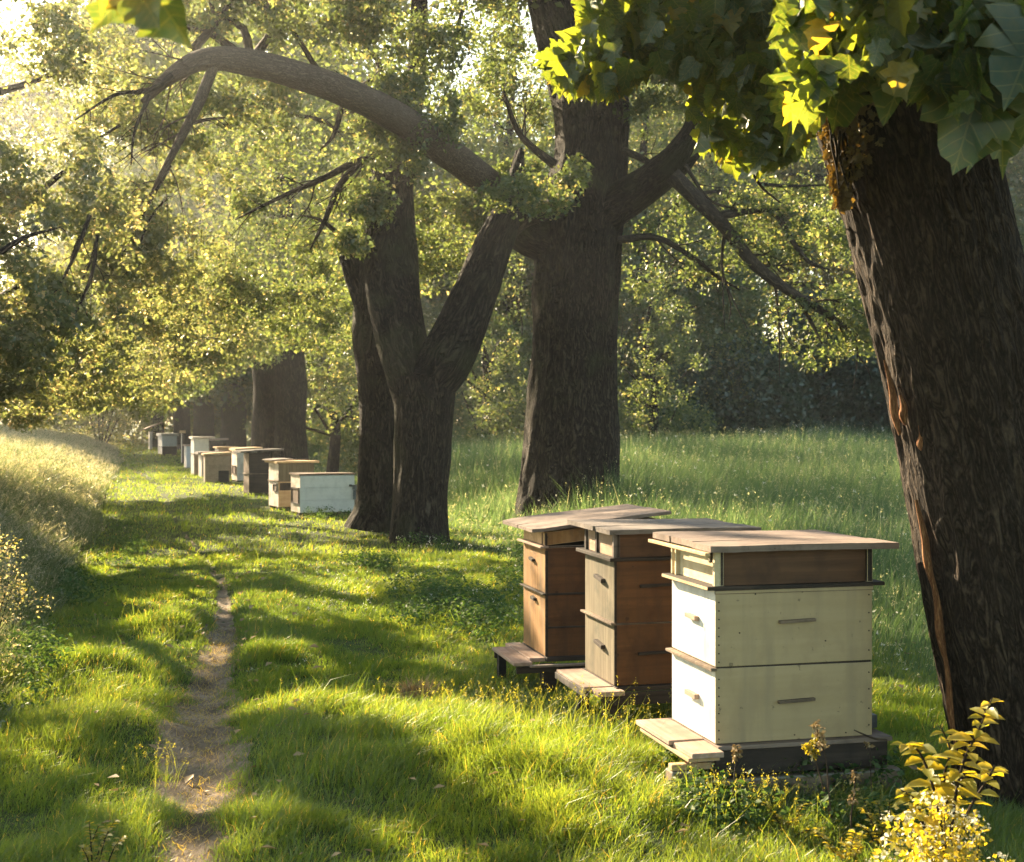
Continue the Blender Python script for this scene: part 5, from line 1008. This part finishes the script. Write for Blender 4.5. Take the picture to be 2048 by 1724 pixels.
def bank_bush():
    c = G(-10, 1430); root = (c[0]-.15, c[1]+.25, .1); t = thing('bank_bush', 'sunlit bush with yellowish blossom at the left edge of the photo', 'bush', root)
    x, y, z = root; ms = [(x-.05, y, .42, .30, .4, .28, 80), (x-.45, y+.6, .56, .38, .5, .32, 80), (x-.15, y-.6, .26, .22, .35, .2, 40)]
    cs = masses_w(ms, -.3, 2); v = leaf_cloud(cs, np.full(len(cs), .075), 40, .015, cull=False); build_crown('foliage', [(v[0], v[1], np.clip(v[2]+.3, 0, 1))], M['leaf_pale'], t, root)
    k = cs[RNG.random(len(cs)) < .4]; b = leaf_cloud(k+np.array([0, 0, .03]), np.full(len(k), .05), 12, .012, cull=False, up=1, aspect=1.0); build_crown('blossom', [(b[0], b[1], b[2])], M['leaf_yellow'], t, root)
    tb = Tube()
    for q in range(16): e = cs[int(RNG.integers(len(cs)))]; tb.add([(x, y, 0), (x*.5+e[0]*.5, y*.5+e[1]*.5, e[2]*.6), e], [.006, .004, .001], 5, 4, 0, 0, q)
    each(tb, 'stem', M['twig'], t, root)
bank_bush()
def molehill():
    c = G(835, 1400); root = (c[0], c[1], float(gz([c[0]], [c[1]])[0])); bm = bmesh.new(); bmesh.ops.create_icosphere(bm, subdivisions=5, radius=1)
    co = np.array([v.co[:] for v in bm.verts]); nz = fbm(co*3, 7, 4)
    for v, q, w in zip(bm.verts, co, nz): v.co = Vector((q[0]*.085*(1+.3*w), q[1]*.075*(1+.3*w), q[2]*.04*(1+.5*w)+.01))
    me = bpy.data.meshes.new('earth_clod'); bm.to_mesh(me); bm.free(); me.materials.append(M['dirt'])
    t = thing('earth_mound', 'small heap of earth and dry straw in the grass left of the three hives', 'earth mound', root); link('earth', me, t)
    n = 260; x = root[0]+RNG.normal(size=n)*.045; y = root[1]+RNG.normal(size=n)*.04
    v = blades(x, y, RNG.uniform(.04, .13, n), np.full(n, .004), (.8*RNG.normal(size=n), .8*RNG.normal(size=n)), RNG.random(n), z=np.full(n, root[2]+.01)); build_crown('straw', [v], M['dry'], t, root)
molehill()
def tuft_plants():
    x = []; y = []; h = []                                       # taller seeding stems in front of the hives
    for px, py, rx, n, hh in [(1130, 1500, 110, 90, .22), (1020, 1470, 90, 60, .17), (1250, 1530, 70, 40, .18), (880, 1440, 120, 70, .12), (560, 1460, 60, 30, .12), (330, 1270, 60, 60, .16), (230, 1430, 70, 50, .15), (1500, 1620, 200, 60, .12), (1480, 1665, 90, 90, .17), (1690, 1670, 110, 90, .16), (300, 1560, 60, 40, .15)]:
        for k in range(n):
            g = G(px+random.gauss(0, .6)*rx, py+random.gauss(0, 12)); x.append(g[0]); y.append(g[1]); h.append(hh*random.uniform(.6, 1.25))
    x = np.array(x); y = np.array(y); h = np.array(h); n = len(x); lx = .25+.3*RNG.normal(size=n); ly = .2*RNG.normal(size=n)
    p = [blades(x, y, h, np.full(n, .0018), (lx, ly), np.full(n, .72)), seeds(x+lx*h*.95, y+ly*h*.95, gz(x, y)+h*.97, h*.2, 9, .006, .85, .003)]
    o = add_mesh('seeding_grass', p, M['grass']); tag(o, 'taller seeding grass stems standing above the lawn', 'grass', kind='stuff')
tuft_plants()
st = Tube(); a = P(1710, 1462, 5.0)
st.add([P(1708, 1460, 4.93), P(1730, 1470, 4.93), P(1752, 1478, 4.95), P(1775, 1480, 4.95)], [.002, .003, .004, .002], 6, 6, .2, 0, 3); o = st.build('fallen_twig', M['limb']); tag(o, 'short dry twig lying on the right end of the cream hive floor board', 'twig')

# ================================================================== AIR, LIGHT, CAMERA
def haze(density):
    m, nt, n = newmat('misty_air'); v = n('ShaderNodeVolumePrincipled'); v.inputs['Density'].default_value = density; v.inputs['Color'].default_value = (.94, .96, 1, 1); v.inputs['Anisotropy'].default_value = .72
    o_ = n('ShaderNodeOutputMaterial'); nt.links.new(v.outputs[0], o_.inputs['Volume'])
    bm = bmesh.new(); bmesh.ops.create_cube(bm, size=1, matrix=Matrix.Translation((0, 207, 14)) @ Matrix.Diagonal((1500, 446, 36, 1)))
    me = bpy.data.meshes.new('haze'); bm.to_mesh(me); bm.free(); me.materials.append(m); o = link('haze', me); o['kind'] = 'stuff'; o['label'] = 'soft morning haze hanging over the meadow'
HAZE = .0009
if HAZE: haze(HAZE)
W_ = bpy.data.worlds.new('World'); S.world = W_; W_.use_nodes = True; nt = W_.node_tree; bg = nt.nodes['Background']
sk = nt.nodes.new('ShaderNodeTexSky'); sk.sky_type = 'NISHITA'; sk.sun_disc = False; sk.sun_elevation = EL; sk.sun_rotation = AZ % (2*math.pi); sk.air_density = 1.0; sk.dust_density = 1.5
nt.links.new(mixc(nt, 1.0, sk.outputs[0], (.95, .93, .78), 'MULTIPLY'), bg.inputs[0]); bg.inputs[1].default_value = .085
ld = bpy.data.lights.new('sun', 'SUN'); ld.energy = 5.0; ld.angle = math.radians(.6); ld.color = (1.0, .80, .53)
lo = bpy.data.objects.new('sun', ld); COL.objects.link(lo); lo.rotation_euler = Vector(-SUN).to_track_quat('-Z', 'Y').to_euler(); lo.location = (-20, 30, 25)
cd = bpy.data.cameras.new('camera'); cam = bpy.data.objects.new('camera', cd); COL.objects.link(cam); S.camera = cam
cd.sensor_width = 36; cd.lens = F/2048*36; cd.shift_y = (840-862)/2048; cd.clip_end = 2000; cd.clip_start = .05
cam.location = (0, 0, H); cam.rotation_euler = (math.pi/2, 0, 0)
cd.dof.use_dof = True; cd.dof.focus_distance = 6.5; cd.dof.aperture_fstop = 8.0
S.view_settings.view_transform = 'Standard'; S.view_settings.look = 'None'; S.view_settings.gamma = 1; S.view_settings.exposure = 2.5
S.render.engine = 'CYCLES'; c = S.cycles; c.max_bounces = 6; c.diffuse_bounces = 3; c.glossy_bounces = 2; c.transmission_bounces = 4; c.volume_bounces = 0; c.transparent_max_bounces = 4
c.use_denoising = True; c.sample_clamp_indirect = 6; c.caustics_reflective = False; c.caustics_refractive = False
